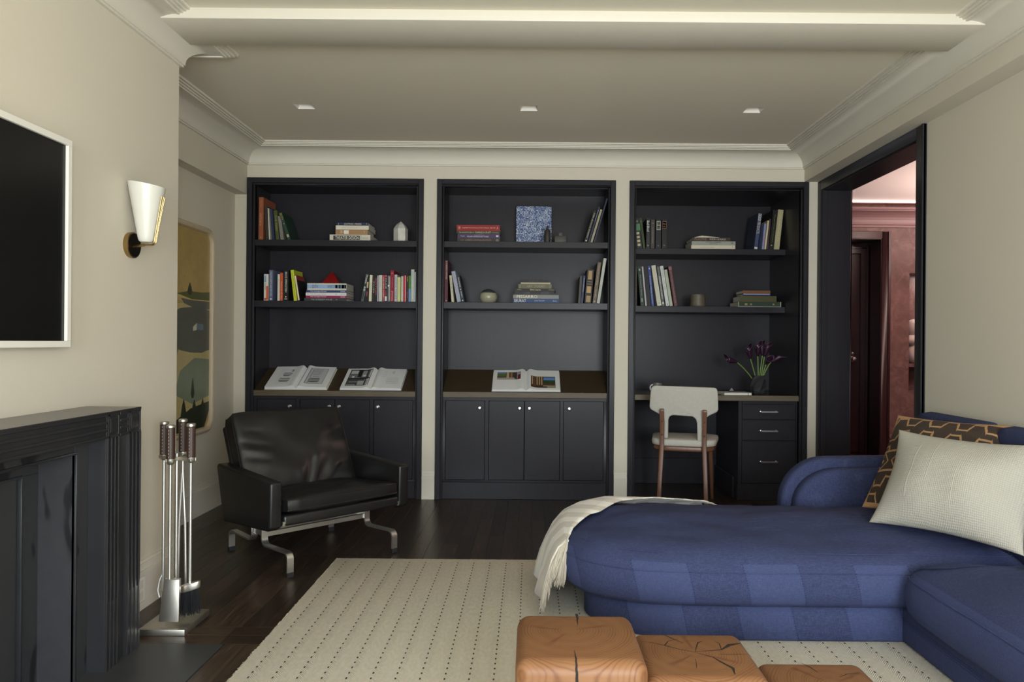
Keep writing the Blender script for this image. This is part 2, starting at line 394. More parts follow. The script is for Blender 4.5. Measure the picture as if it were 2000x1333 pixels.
m_floor = t.fin(mul.outputs[2], t.math('MULTIPLY_ADD', g2, .18, .22)); t.bump(g1, .25, .0012)
fl = struct('floor', MB().box(XL - .05, XR + .02, -1.7, 6.15, -.06, -.004), M('subfloor', (.006, .005, .004), .8))
PW = .083; _pl = {}
def plank(x, y, length, along_x=False):
    """plank with low corner (x, y)"""
    q = round(length, 2)
    if q not in _pl:
        o = MB().box(-PW / 2 + .00025, PW / 2 - .00025, -q / 2 + .00025, q / 2 - .00025, -.018, 0).build('plank', m_floor, fl, bevel=.0005, seg=1, local=True); _pl[q] = o.data
    else:
        o = bpy.data.objects.new('plank', _pl[q]); C.objects.link(o); o.parent = fl
    if along_x: o.location = (x + length / 2, y + PW / 2, 0); o.rotation_euler = (0, 0, math.pi / 2)
    else: o.location = (x + PW / 2, y + length / 2, 0)
def fill(x, y0, y1):
    y = y0; first = random.choice((.4, .6, .8, 1.0))
    while y < y1 - .01:
        L = min(first, y1 - y); first = random.choice((.9, 1.1, 1.3, 1.5))
        if y1 - y - L < .25: L = y1 - y
        plank(x, y, L); y += round(L, 2)
HEX, HEY = -1.141, 2.80
nx = int((1.6 - XL) / PW) + 1
for i in range(nx):
    x = HEX - PW * math.ceil((HEX - XL) / PW) + i * PW
    if x + PW <= HEX + .001: y0 = HEY + 2 * PW + .004
    elif x < -.90: fill(x, .6, HEY); y0 = HEY + 2 * PW + .004
    else: y0 = 3.80
    fill(x, y0, YB)
for k in range(2): plank(HEX - .52, HEY + k * PW + .002, .5, True); plank(HEX - .02, HEY + k * PW + .002, .62, True)
x = .78
while x < 1.95: fill(x, YB, 6.08); x += PW
# ------------------------------------------------------------------ built-in bookcases
SH1, SH2 = (1.839, 1.883), (1.391, 1.438)
YD = 5.424
def doorx(px): return at(px, 850, YD)[0]
m_gap = M('door_gap_shadow', (.006, .006, .007), .9)  # dark sheets behind doors and drawers paint the shade in their gaps
def bay(i, x0, x1, yb, ysh, label):
    t = thing('bookcase', label, 'bookcase', ((x0 + x1) / 2, 5.5, 0), group='built-in bookcases')
    a, b = x0 + .052, x1 - .052
    MB().box(x0, x0 + .037, 5.392, 5.45, 0, CAST - .001).build('casing', m_dark, t, bevel=.002, seg=1)
    MB().box(x1 - .037, x1, 5.392, 5.45, 0, CAST - .001).build('casing', m_dark, t, bevel=.002, seg=1)
    MB().box(x0 + .037, x1 - .037, 5.392, 5.45, CAST - .038, CAST - .001).build('casing', m_dark, t, bevel=.002, seg=1)
    m = MB(); m.box(x0 + .036, a, 5.406, 5.45, 0, CAST - .052); m.box(b, x1 - .036, 5.406, 5.45, 0, CAST - .052); m.box(x0 + .036, x1 - .036, 5.406, 5.45, CAST - .052, CAST - .037)
    m.build('casing_bead', m_dark, t, bevel=.003, seg=2)
    for (p, q) in ((x0 + .03, a), (b, x1 - .03)): MB().box(p, q, 5.43, yb, 0, CAST - .052).build('side_panel', m_dark, t)
    MB().box(a - .01, b + .01, yb, yb + .02, 0, CAST - .04).build('back_panel', m_dark, t)
    MB().box(a - .01, b + .01, 5.44, yb, CAST - .052, CAST - .04).build('top_panel', m_dark, t)
    for (za, zb) in (SH1, SH2): MB().box(a, b, ysh, yb, za, zb).build('shelf', m_dark, t, bevel=.0015, seg=1)
    return t, a, b
def knob(parent, x, z, y):
    MB().lathe([(.0, -.026), (.008, -.0255), (.0125, -.021), (.0125, -.017), (.006, -.012), (.0055, -.003), (.011, -.002), (.011, 0)], (x, y, z), 16, 'y').build('knob', m_chrome, parent, smooth=True)
YB12 = 5.74
def cabinet(t, a, b, doors, knobs):
    MB().prism([(5.414, .742), (5.414, .783), (5.436, .783), (5.436, .742)], 'x', a, b).build('ledge_lip', m_ledge_edge, t, bevel=.002, seg=1)
    MB().prism([(5.436, .742), (5.436, .783), (YB12, .934), (YB12, .742)], 'x', a, b).build('sloped_ledge', m_ledge, t)
    MB().box(a, b, 5.416, 5.45, 0, .122).build('plinth', m_dark, t, bevel=.002, seg=1)
    m = MB(); m.box(a, b, 5.421, 5.45, .122, .139); m.box(a, b, 5.421, 5.45, .720, .742)
    e = [a] + [v for d in doors for v in (doorx(d[0]) - .0015, doorx(d[1]) + .0015)] + [b]
    for k in range(0, len(e), 2):
        if e[k + 1] - e[k] > .004: m.box(e[k], e[k + 1], 5.421, 5.45, .139, .720)
    m.build('face_frame', m_dark, t, bevel=.0012, seg=1)
    MB().box(a, b, 5.448, 5.456, .1, .742).build('cabinet_shade_sheet', m_gap, t)
    for (p, q), kx in zip(doors, knobs):
        d = MB().box(doorx(p) + .001, doorx(q) - .001, YD, 5.445, .1415, .7175).build('door', m_dark, t, bevel=.0012, seg=1)
        knob(d, at(kx, 800, YD)[0], .667, YD)
t1, a1, b1 = bay(0, *BAYS[0], YB12, 5.418, 'charcoal bookcase behind the leather armchair with two open books on its ledge')
cabinet(t1, a1, b1, ((501.5, 577.4), (585.5, 653), (653.6, 721.5), (729.6, 805.6)), (566.6, 643, 662, 738))
t2, a2, b2 = bay(1, *BAYS[1], YB12, 5.418, 'middle charcoal bookcase with one open picture book on its ledge')
cabinet(t2, a2, b2, ((870, 946.4), (954.5, 1023.4), (1024.3, 1093), (1100.4, 1178.4)), (937, 1015, 1034, 1111.5))
YB3, YS3 = 6.106, 5.734
t3, a3, b3 = bay(2, *BAYS[2], YB3, YS3, 'charcoal bookcase with the built-in desk and drawers by the doorway')
MB().box(a3, b3, 5.442, YB3, .733, .773).build('desktop', M('dark_polished_top', (.03, .026, .022), .22, var=.25, vs=12, stretch=(.8, 7, 7)), t3)
MB().box(a3, b3, 5.425, 5.442, .733, .773).build('desktop_edge', m_ledge_edge, t3, bevel=.002, seg=1)
px0 = at(1441.7, 850, 5.46)[0]
MB().box(px0, b3, 5.475, YB3, 0, .733).build('drawer_pedestal', m_dark, t3)
m = MB(); dx0, dx1 = at(1449, 860, 5.46)[0], at(1553.5, 860, 5.46)[0]
rows = [(at(1500, ya, 5.46)[1], at(1500, yb_, 5.46)[1]) for ya, yb_ in ((790.4, 819.6), (821.2, 860.6), (862.2, 944.6))]
m.box(px0, dx0 - .0015, 5.458, 5.475, .118, .733); m.box(dx1 + .0015, b3, 5.458, 5.475, .118, .733); m.box(dx0, dx1, 5.458, 5.475, rows[0][0] + .0015, .733); m.box(dx0, dx1, 5.458, 5.475, .118, rows[2][1] - .0015)
m.build('pedestal_frame', m_dark, t3, bevel=.0012, seg=1)
MB().box(px0 - .006, b3, 5.452, 5.476, 0, .118).build('plinth', m_dark, t3, bevel=.002, seg=1)
MB().box(dx0, dx1, 5.474, 5.478, .12, .73).build('pedestal_shade_sheet', m_gap, t3)
for (zt, zb), hy in zip(rows, (805, 842.5, 903)):
    d = MB().box(dx0 + .001, dx1 - .001, 5.460, 5.473, zb + .001, zt - .001).build('drawer', m_dark, t3, bevel=.0015, seg=1)
    hx0, hz = at(1486, hy, 5.44); hx1 = at(1519, hy, 5.44)[0]
    h = MB()
    for xx in (hx0 + .006, hx1 - .006): h.lathe([(.008, -.003), (.008, 0)], (xx, 5.46, hz), 12, 'y'); h.tube([(xx, 5.46, hz), (xx, 5.434, hz)], .0045, 8)
    h.box(hx0, hx1, 5.427, 5.438, hz - .006, hz + .006); h.build('handle', m_chrome, d, bevel=.0008, seg=1)
MB().box(a3, px0, YB3 - .018, YB3, 0, .21).build('kneehole_skirting', m_dark, t3, bevel=.003, seg=1)
MB().box(px0 - .016, px0, 5.55, YB3 - .018, 0, .16).build('pedestal_skirting', m_dark, t3, bevel=.003, seg=1)

# ------------------------------------------------------------------ fireplace surround
t = NT('honed_slate'); n1 = t.noise(3.0, None, 6, .6, .6); n2 = t.noise(26, None, 5, .6); n3 = t.noise(4.5, t.map((1, 1, .55)), 2, .4, 1.0)
c1 = t.mix(n1, (.014, .0143, .0155), (.027, .028, .031)); c2 = t.mix(t.math('MULTIPLY', n2, .55), c1, (.044, .045, .049))
m_slate = t.fin(t.mix(t.step(n3, .54, .575), c2, (.0095, .0098, .011)), t.math('MULTIPLY_ADD', t.step(n3, .54, .575), -.15, .52)); t.bump(n2, .12, .001)
m_stone = M('polished_black_stone', (.020, .020, .022), .28, var=.3, vs=7, bs=30, bstr=.05, coat=.15)
t = thing('fireplace_surround', 'polished black stone fireplace surround with fluted pilasters and mantel shelf', 'fireplace', (-1.55, 2.4, 0))
F0, F1, F2 = -1.446, -1.514, -1.635
ya = 2.769
MB().box(XC + .001, F0, .9, ya, .888, .897).build('mantel_shelf', m_stone, t, bevel=.0015, seg=1)
def fluted(y0, y1, z0, z1, horiz=False):
    m = MB()
    if horiz:
        n = 3; h = (z1 - z0)
        m.box(F1, F0 - .006, y0, y1, z0, z1)
        for k in range(n + 1): zc = z0 + h * (k + .12) / (n + .24); m.box(F0 - .006, F0, y0, y1, zc - h * .05, zc + h * .055)
    else:
        n = 3; w = y1 - y0; m.box(XC + .001, F0 - .007, y0, y1, z0, z1)
        for k in range(n + 1): yc = y0 + w * (k + .22) / (n + .44); m.box(F0 - .007, F0, yc - w * .06, yc + w * .06, z0, z1)
        m.box(F0 - .007, F0 - .0025, y0 + w * .08, y1 - w * .08, z0, z0 + .235)
    return m
PB = ((2.684, ya), (2.55, 2.627))
for (y0, y1) in PB:
    fluted(y0, y1, 0, .806).build('fluted_pilaster', m_stone, t, bevel=.0012, seg=1)
    m = MB(); m.box(F1, F0 - .004, y0, y1, .806, .888); m.box(F0 - .004, F0, y0 + .004, y1 - .004, .806, .814); m.box(F0 - .004, F0, y0 + .004, y1 - .004, .880, .888); m.box(F0 - .004, F0, y0 + .004, y0 + .012, .806, .888); m.box(F0 - .004, F0, y1 - .012, y1 - .004, .806, .888)
    m.box(F0 - .004, F0 - .001, y0 + .018, y1 - .018, .822, .872)
    m.build('corner_block', m_stone, t, bevel=.001, seg=1)
MB().box(XC + .001, F0 - .016, 2.627, 2.684, 0, .806).build('recessed_panel', m_stone, t)
fluted(2.627, 2.684, .806, .888, True).build('fluted_frieze', m_stone, t, bevel=.0012, seg=1)
fluted(.9, 2.55, .806, .888, True).build('fluted_frieze', m_stone, t, bevel=.0012, seg=1)
MB().box(XC + .001, F1, 2.475, 2.55, 0, .806).build('inner_jamb', m_slate, t, bevel=.001, seg=1)
MB().box(XC + .001, F1, .9, 2.475, .765, .888).build('lintel', m_slate, t, bevel=.001, seg=1)
m = MB(); m.box(F1 - .01, F1 + .006, 2.475, 2.484, 0, .765); m.box(F1 - .01, F1 + .006, .9, 2.484, .760, .769); m.build('edge_bead', m_stone, t, bevel=.002)
MB().box(XC + .001, F2, 2.39, 2.475, 0, .70).build('slate_slip', m_slate, t, bevel=.001, seg=1)
MB().box(XC + .001, F2, .9, 2.475, .70, .765).build('slate_slip', m_slate, t, bevel=.001, seg=1)
m = MB(); m.box(F2 - .01, F2 + .006, 2.386, 2.395, 0, .70); m.box(F2 - .01, F2 + .006, .9, 2.395, .696, .705); m.build('edge_bead', m_stone, t, bevel=.002)
m = MB(); m.box(XC + .0005, XC + .004, .9, 2.39, 0, .70); m.build('firebox_panel', m_slate, t)
hs = MB().box(XC + .02, HEX - .003, 1.2, HEY - .003, -.02, .002).build('hearth_slab', M('hearth_slate', (.034, .035, .036), .42, var=.5, vs=3.2, bs=26, bstr=.12), origin=(-1.3, 2.2, 0), bevel=.0015, seg=1)
tag(hs, 'dark grey slate hearth slab set flush into the wooden floor', 'hearth')

# wall outlet on the chimney breast baseboard
t = thing('wall_outlet', 'small white outlet plate on the baseboard beside the fireplace', 'outlet', (XC + .013, 3.13, .08))
MB().box(XC + .013, XC + .018, 3.095, 3.165, .035, .14).build('plate', m_white, t, bevel=.0015, seg=1)
MB().box(XC + .018, XC + .0195, 3.113, 3.147, .047, .08).build('socket', m_trim, t); MB().box(XC + .018, XC + .0195, 3.113, 3.147, .095, .128).build('socket', m_trim, t)

# ------------------------------------------------------------------ television
t = thing('television', 'wall-mounted black television in a slim white frame above the mantel', 'television', (XC, 1.95, 1.12))
TY0, TY1, TZ0, TZ1 = 1.30, 2.588, 1.118, 1.838
MB().box(XC + .002, XC + .036, TY0 + .02, TY1 - .02, TZ0 + .02, TZ1 - .02).build('body', M('tv_body', (.03, .03, .03), .5), t)
m_frame = M('white_satin_frame', (.74, .72, .66), .4, var=.02)
for (y0, y1, z0, z1) in ((TY0, TY1, TZ0, TZ0 + .022), (TY0, TY1, TZ1 - .022, TZ1), (TY0, TY0 + .022, TZ0 + .022, TZ1 - .022), (TY1 - .022, TY1, TZ0 + .022, TZ1 - .022)):
    MB().box(XC + .014, XC + .05, y0, y1, z0, z1).build('frame_bar', m_frame, t, bevel=.0015, seg=1)
MB().box(XC + .034, XC + .040, TY0 + .022, TY1 - .022, TZ0 + .022, TZ1 - .022).build('screen', M('screen_glass', (.006, .006, .006), .22, spec=.3), t)
MB().box(XC + .02, XC + .034, 2.02, 2.10, TZ0 - .006, TZ0 + .002).build('sensor', m_black, t)

# ------------------------------------------------------------------ wall sconce
sx, sy, sz = -1.572, 3.035, 1.54
t = thing('wall_sconce', 'brass wall sconce with a tapered white glass shade beside the television', 'wall light', (XC, sy + .02, sz))
MB().lathe([(.052, 0), (.053, .006), (.053, .018), (.049, .02)], (XC, sy + .02, sz - .005), 28, 'x').build('back_plate', m_brass, t, smooth=True)
MB().lathe([(.0485, .0), (.0485, .0012)], (XC + .0202, sy + .02, sz - .005), 28, 'x').build('plate_face', m_brassd, t)
t_g = NT('opal_glass'); t_g.b.inputs['Transmission Weight'].default_value = .0; t_g.b.inputs['Subsurface Weight'].default_value = .25; t_g.b.inputs['Subsurface Radius'].default_value = (.02, .02, .02)
m_opal = t_g.fin((.66, .65, .59), .3)
pf = [(.004, 0), (.022, .001), (.029, .008), (.032, .02), (.071, .235), (.069, .235), (.030, .022), (.004, .008)]
m = MB().lathe(pf, (sx, sy, sz + .004), 36); m.v = [(p, q, r - (p - sx) * .16 * max(0, (r - sz - .1) / .139)) for p, q, r in m.v]; m.build('shade', m_opal, t, smooth=True)
m = MB()
for k in (-1, 0, 1):
    a = .18 * k; dx, dy = math.cos(a), math.sin(a) + .0
    pts = [(XC + .02, sy + .02 + k * .004, sz - .006), (sx - .01, sy + k * .007, sz - .006)]
    for q in range(7):
        b = q / 6 * math.pi / 2; r0 = .018; pts.append((sx + dx * (.020 + r0 * math.sin(b)), sy + dy * (.020 + r0 * math.sin(b)), sz - .006 + r0 * (1 - math.cos(b))))
    for q in (.06, .12, .19): rr = .0385 + (q - .02) * .181; pts.append((sx + dx * rr, sy + dy * rr, sz + q))
    MB().tube(pts, .0028, 8).build('brass_rod', m_brass, t, smooth=True)
MB().tube([(XC + .02, sy + .01, sz - .012), (sx - .008, sy, sz - .006)], .006, 10).build('arm', m_brass, t, smooth=True)

# ------------------------------------------------------------------ framed jigsaw landscape on the alcove wall
AY0, AY1, AZ0, AZ1 = 3.72, 5.005, .535, 1.885
t = thing('framed_picture', 'large jigsaw landscape in a rounded pale wood frame in the left alcove', 'picture', (XL, 4.36, AZ0))
def rrect(y0, y1, z0, z1, r, n=8):
    o = []
    for (cy, cz, a0) in ((y1 - r, z1 - r, 0), (y0 + r, z1 - r, 90), (y0 + r, z0 + r, 180), (y1 - r, z0 + r, 270)):
        for k in range(n + 1): a = math.radians(a0 + 90 * k / n); o.append((cy + r * math.cos(a), cz + r * math.sin(a)))
    return o
rings = []
for ins, x in ((0, .002), (0, .022), (.006, .033), (.018, .038), (.030, .033), (.036, .022), (.036, .010)):
    rings.append([(XL + x, p, q) for p, q in rrect(AY0 + ins, AY1 - ins, AZ0 + ins, AZ1 - ins, .10 - ins * .9)])
MB().grid(rings, True).build('frame', M('pale_limed_wood', (.52, .42, .29), .5, var=.14, vs=18, stretch=(5, 1, 1)), t, smooth=True)
def artmat(name, col, var=.25):
    tt = NT(name); n = tt.noise(5, None, 5, .6); vo = tt.n('ShaderNodeTexVoronoi', feature='DISTANCE_TO_EDGE'); vo.inputs['Scale'].default_value = 24
    dn = tt.n('ShaderNodeTexNoise'); dn.inputs['Scale'].default_value = 22
    ad = tt.n('ShaderNodeMix', data_type='VECTOR'); ad.inputs[0].default_value = .05
    tt.put(ad.inputs[4], tt.tc.outputs['Object']); tt.t.links.new(dn.outputs['Color'], ad.inputs[5]); tt.t.links.new(ad.outputs[1], vo.inputs['Vector'])
    e = tt.step(vo.outputs['Distance'], .004, .022)
    c = tt.mix(n, scl(col, 1 - var), scl(col, 1 + var))
    r = tt.fin(tt.mix(e, scl(col, .74), c), .3); tt.bump(e, .35, .001); return r
xp = XL + .0105
sky = artmat('art_sky', rgb(176, 150, 92), .28); gold = artmat('art_gold', rgb(196, 172, 110)); water = artmat('art_water', rgb(186, 170, 118)); islen = artmat('art_island', rgb(92, 94, 84)); moss = artmat('art_moss', rgb(84, 92, 46)); dk = artmat('art_dark', rgb(42, 50, 34)); mist = artmat('art_mist', rgb(124, 134, 112)); brown = artmat('art_brown', rgb(104, 82, 54)); wht = artmat('art_white', rgb(205, 200, 180)); roof = artmat('art_roof', rgb(112, 124, 140))
bg = MB(); bg.prism(rrect(AY0 + .034, AY1 - .034, AZ0 + .034, AZ1 - .034, .068), 'x', xp - .008, xp); bg.build('puzzle_background', sky, t)
def shape(name, pts, mat, lay):
    """(along wall 0..1, up 0..1) outline laid on the picture, kept inside the frame"""
    y0, y1, z0, z1 = AY0 + .036, AY1 - .036, AZ0 + .036, AZ1 - .036
    MB().prism([(y0 + p * (y1 - y0), z0 + q * (z1 - z0)) for p, q in pts], 'x', xp - .001, xp + .0004 * lay).build(name, mat, t)
def blob(cx, cy, rx, ry, n=18, j=.12, sd=0):
    return [(max(.003, min(.997, cx + rx * math.cos(a) * (1 + j * noise.noise((math.cos(a) * 2 + sd, math.sin(a) * 2, sd))))), max(.003, min(.997, cy + ry * math.sin(a) * (1 + j * noise.noise((sd, math.cos(a) * 2, math.sin(a) * 2)))))) for a in (k * 2 * math.pi / n for k in range(n))]
shape('water', [(.002, .06), (.94, .02), (.998, .1), (.998, .60), (.7, .63), (.4, .61), (.002, .64)], water, 1)
shape('far_bank', [(.45, .66), (.998, .68), (.998, .63), (.70, .635)], gold, 2)
shape('far_island', [(.62, .672), (.74, .69), (.90, .692), (.998, .70), (.998, .655), (.78, .652)], moss, 3)
shape('island_reflection', [(.66, .652), (.78, .648), (.998, .65), (.998, .61), (.84, .605), (.70, .628)], islen, 3)
shape('island', blob(.84, .50, .36, .115, sd=3), islen, 4)
shape('island_hill', blob(.2, .5, .2, .08, sd=5), islen, 4)
for (p, q, w, h) in ((.52, .435, .03, .035), (.62, .405, .03, .04), (.56, .36, .02, .03), (.30, .15, .02, .03)): shape('islet', [(p - w, q + h), (p + w, q + h), (p + w * .5, q), (p, q - h)], islen, 5)
shape('cottage', [(.80, .515), (.84, .535), (.84, .50), (.80, .495)], wht, 6); shape('cottage_roof', [(.84, .535), (.92, .53), (.92, .50), (.84, .50)], roof, 6)
shape('shore', [(.002, .28), (.2, .345), (.42, .30), (.50, .2), (.42, .12), (.002, .16)], mist, 3)
shape('shore', [(.998, .35), (.82, .36), (.66, .30), (.60, .19), (.80, .13), (.998, .16)], mist, 3)
shape('field', [(.002, .002), (.35, .13), (.52, .115), (.72, .02), (.70, .002)], brown, 5)
shape('wooded_shore', [(.55, .002), (.60, .06), (.78, .11), (.998, .13), (.998, .08), (.94, .002)], dk, 6)
for (p, q, w, h) in ((.76, .672, .025, .06), (.80, .16, .02, .10), (.50, .08, .028, .11), (.70, .06, .03, .10), (.82, .04, .035, .11), (.92, .05, .03, .10)): shape('cypress', [(p - w * .4, q), (p + w * .4, q), (p + w, q + h * .25), (p + w * .5, q + h * .7), (p, q + h), (p - w * .5, q + h * .7), (p - w, q + h * .25)], dk, 8)
# ------------------------------------------------------------------ books
def ink(c): return M('ink_%d_%d_%d' % c, rgb(*c), .5, var=.01)
def book(t, x0, th, H, D, col, o, side=None):
    """book in local axes: spine at y=0 facing -y, thickness x0..x0+th, height z 0..H, depth D"""
    mt = bookmat(col); c = .0022 if th > .010 else .0012
    m = MB(); m.box(x0, x0 + th, 0, c, 0, H)
    m.box(x0, x0 + c, c, D, 0, H); m.box(x0 + th - c, x0 + th, c, D, 0, H)
    m.build('cover', mt, t, local=True)
    MB().box(x0 + c, x0 + th - c, c, D - .004, .003, H - .003).build('pages', m_page, t, local=True)
    if side: MB().box(x0 + th - .0004, x0 + th + .0004, .004, D - .002, H * side[0], H * side[1]).build('cover_print', ink(side[2]), t, local=True)
    for (f0, f1, bc, *w) in o.get('bands', ()):
        w0, w1 = w if w else (0, 1)
        MB().box(x0 + th * w0, x0 + th * w1, -.0006, .0004, H * (1 - f1), H * (1 - f0)).build('spine_label', ink(bc), t, local=True)
    for (body, tc, f0, f1, g0, g1, *dr) in o.get('text', ()):
        z0, z1 = H * (1 - f1), H * (1 - f0); d = dr[0] if dr else 'd'
        if d == 'd': tm = text_mb(body, (x0 + th * g0, -.0011, z1), (0, 0, -1), (1, 0, 0), z1 - z0, th * (g1 - g0))
        elif d == 'u': tm = text_mb(body, (x0 + th * g1, -.0011, z0), (0, 0, 1), (-1, 0, 0), z1 - z0, th * (g1 - g0))
        else: tm = text_mb(body, (x0 + th * g0, -.0011, z0), (1, 0, 0), (0, 0, 1), th * (g1 - g0), z1 - z0)
        tm.build('title', ink(tc), t, local=True, fixn=False)
def row(Yf, zs, group, items):
    for (xl, xr, h, lean, D, col, label, *rest) in items:
        o = rest[0] if rest else {}
        py = CYP - (zs - EYE) * FPX / Yf
        X0, X1 = at(xl, py, Yf)[0], at(xr, py, Yf)[0]; k = Yf / FPX
        ang = math.atan2(lean, h); th = (X1 - X0) * math.cos(ang) * .97; H = math.hypot(h, lean) * k
        px = X1 if ang > 0 else X0
        t = thing('book', label, 'book', (px, Yf + o.get('dy', 0), zs + .0004), (0, ang, 0), group)
        book(t, -th if ang > 0 else 0, th, H, D, col, o, o.get('side'))
def stack(Yf, zs, group, items):
    z = zs + .0004
    for (xl, xr, h, D, col, label, *rest) in items:
        o = rest[0] if rest else {}
        py = CYP - (z - EYE) * FPX / Yf
        X0, X1 = at(xl, py, Yf)[0], at(xr, py, Yf)[0]; th = h * Yf / FPX
        t = thing('book', label, 'book', (X1, Yf + o.get('dy', 0), z), (0, -math.pi / 2, o.get('rz', 0)), group)
        book(t, 0, th - .0004, X1 - X0, D, col, o, o.get('side')); z += th
    return z
wh, cr, bk, gd = (225, 222, 210), (205, 195, 160), (28, 27, 27), (190, 160, 90)
ZA, ZB = SH1[1], SH2[1]
Y1 = 5.45
G = 'books leaning at the left end of the top shelf, armchair bookcase'
row(Y1, ZA, G, [
 (504.4, 513.9, 83.7, 0.2, .26, (150, 88, 62), 'tall rust-red book at the left end of the top shelf above the armchair', {'text': [('FORTUNY', (205, 170, 120), .36, .66, .28, .62, 'u'), ('MUSEO', (190, 150, 105), .06, .24, .38, .58, 'u')], 'bands': [(.925, .945, (205, 170, 120), .4, .6)]}),
 (518.9, 524.6, 66, -2.5, .25, (58, 57, 54), 'charcoal book standing against the tall rust-red book'),
 (525.4, 527.6, 62, -3.2, .24, (205, 200, 185), 'very thin pale book between the charcoal and navy leaning books'),
 (532, 536.5, 61, -5, .24, (48, 56, 84), 'slim navy book leaning beside the olive one on the top shelf'),
 (538.7, 545.8, 58, -5.2, .23, (74, 80, 44), 'olive green leaning book with faint gilt lettering', {'text': [('THE PARK', (150, 150, 95), .16, .72, .3, .7)]}),
 (548, 554.5, 47, -6, .22, (122, 118, 112), 'short grey book wedged under the dark green leaning one'),
 (562, 568.5, 53, -18, .23, (44, 68, 56), 'dark green book with gilt bands leaning steeply, last of its row', {'text': [('GHI', gd, .02, .10, .15, .85, 'h'), ('TALES', gd, .12, .2, .15, .85, 'h'), ('OF', gd, .22, .27, .25, .75, 'h'), ('*', gd, .38, .44, .3, .7, 'h')], 'bands': [(.80, .90, (170, 160, 120), .15, .85)]})])
G = 'flat stack on the top shelf of the armchair bookcase'
stack(Y1, ZA, G, [
 (643.8, 723.2, 11.9, .27, (205, 198, 178), 'cream book with black THEATER DESIGN label, bottom of its stack', {'bands': [(.09, .74, (40, 40, 38), .14, .86), (.76, .78, (150, 165, 160))], 'text': [('THEATER DESIGN', (225, 220, 200), .14, .71, .24, .76), ('Izenour', (96, 140, 150), .80, .95, .3, .7)]}),
 (655.3, 718, 10.2, .23, (160, 128, 92), 'tan brown book with a small white label in a flat stack', {'bands': [(.26, .41, (222, 218, 205), .15, .85)], 'text': [('ID', (215, 205, 180), .16, .23, .3, .8), ('T', (215, 205, 180), .88, .91, .3, .7)]}),
 (655.7, 720.3, 7.8, .25, (214, 208, 190), 'off-white book under the navy one on the armchair bookcase', {'text': [('INTERIORS', (190, 182, 160), .2, .72, .3, .7)]}),
 (657.8, 719.5, 5.7, .24, (46, 54, 80), 'navy book titled GOTHIC PRIDE, top of its stack', {'text': [('GOTHIC PRIDE', (200, 195, 170), .23, .78, .22, .8), ('J', (200, 195, 170), .04, .06, .2, .8), ('Y', (200, 195, 170), .93, .96, .2, .8)]})])
# crystal
cx0, _ = at(768.8, 470, 5.50); cx1, _ = at(796.4, 470, 5.50); r = (cx1 - cx0) / 2
m = MB(); hexa = lambda rr, z, tw=0: [(rr * math.cos(math.radians(60 * k + 18 + tw)), rr * math.sin(math.radians(60 * k + 18 + tw)), z) for k in range(6)]
m.grid([hexa(r * .93, 0), hexa(r, .01), hexa(r * 1.0, .098 + .0), hexa(r * .62, .128), hexa(.003, .152)], True); m.f.append((5, 4, 3, 2, 1, 0))
q = m.build('quartz_crystal', M('cloudy_quartz', (.52, .51, .46), .25, var=.3, vs=24), origin=(0, 0, 0)); q.location = ((cx0 + cx1) / 2, 5.50, ZA)
tag(q, 'cloudy upright quartz crystal with a pointed top on the upper shelf', 'crystal')

G = 'upright books at the left of the lower shelf, armchair bookcase'
row(Y1, ZB, G, [
 (515.2, 524.1, 51.8, 0, .20, (214, 212, 200), 'white book with blue and orange blocks, first on the lower shelf above the armchair', {'bands': [(.05, .30, (120, 150, 185), .1, .5), (.45, .97, (205, 92, 44), .5, .98), (.9, .98, (160, 60, 60), .1, .5)], 'text': [('PAPER', (80, 80, 80), .35, .6, .15, .4)]}),
 (525.2, 533, 60, 0, .22, (96, 104, 128), 'tall slate blue book with white lettering near the rust-orange one', {'text': [('YELLOW EARTH AND BEYOND', (205, 208, 214), .05, .85, .3, .7)], 'bands': [(.92, .97, (205, 208, 214), .3, .7)]}),
 (541.7, 546.2, 51.8, 0, .21, (208, 204, 188), 'slim cream book left of the bright orange one', {'text': [('o', (90, 80, 70), .18, .22, .3, .7)]}),
 (546.7, 552.2, 54.6, 0, .21, (198, 88, 52), 'bright orange book between the cream and black ones', {'text': [('Waiting for the Rain', (235, 205, 180), .3, .95, .3, .7)]}),
 (553, 563.5, 60, 0, .22, (32, 31, 30), 'thick black book with white capitals beside the lime one', {'text': [('BRUCE SPRINGSTEEN', (210, 208, 200), .06, .72, .32, .72)], 'bands': [(.85, .89, (225, 222, 210), .42, .6), (.93, .95, (190, 188, 180), .25, .75)]}),
 (574, 580.3, 60, -7, .21, (190, 196, 58), 'lime yellow book leaning left on the lower shelf', {'text': [('Summer and Winter', (90, 95, 30), .1, .9, .35, .6)]}),
 (582.4, 586, 50, -8, .19, (30, 30, 34), 'thin black book with a red corner leaning on the lime one', {'bands': [(.02, .98, (222, 205, 170), .05, .9)], 'side': (.82, .995, (150, 46, 44))})])
G = 'flat stack on the lower shelf of the armchair bookcase'
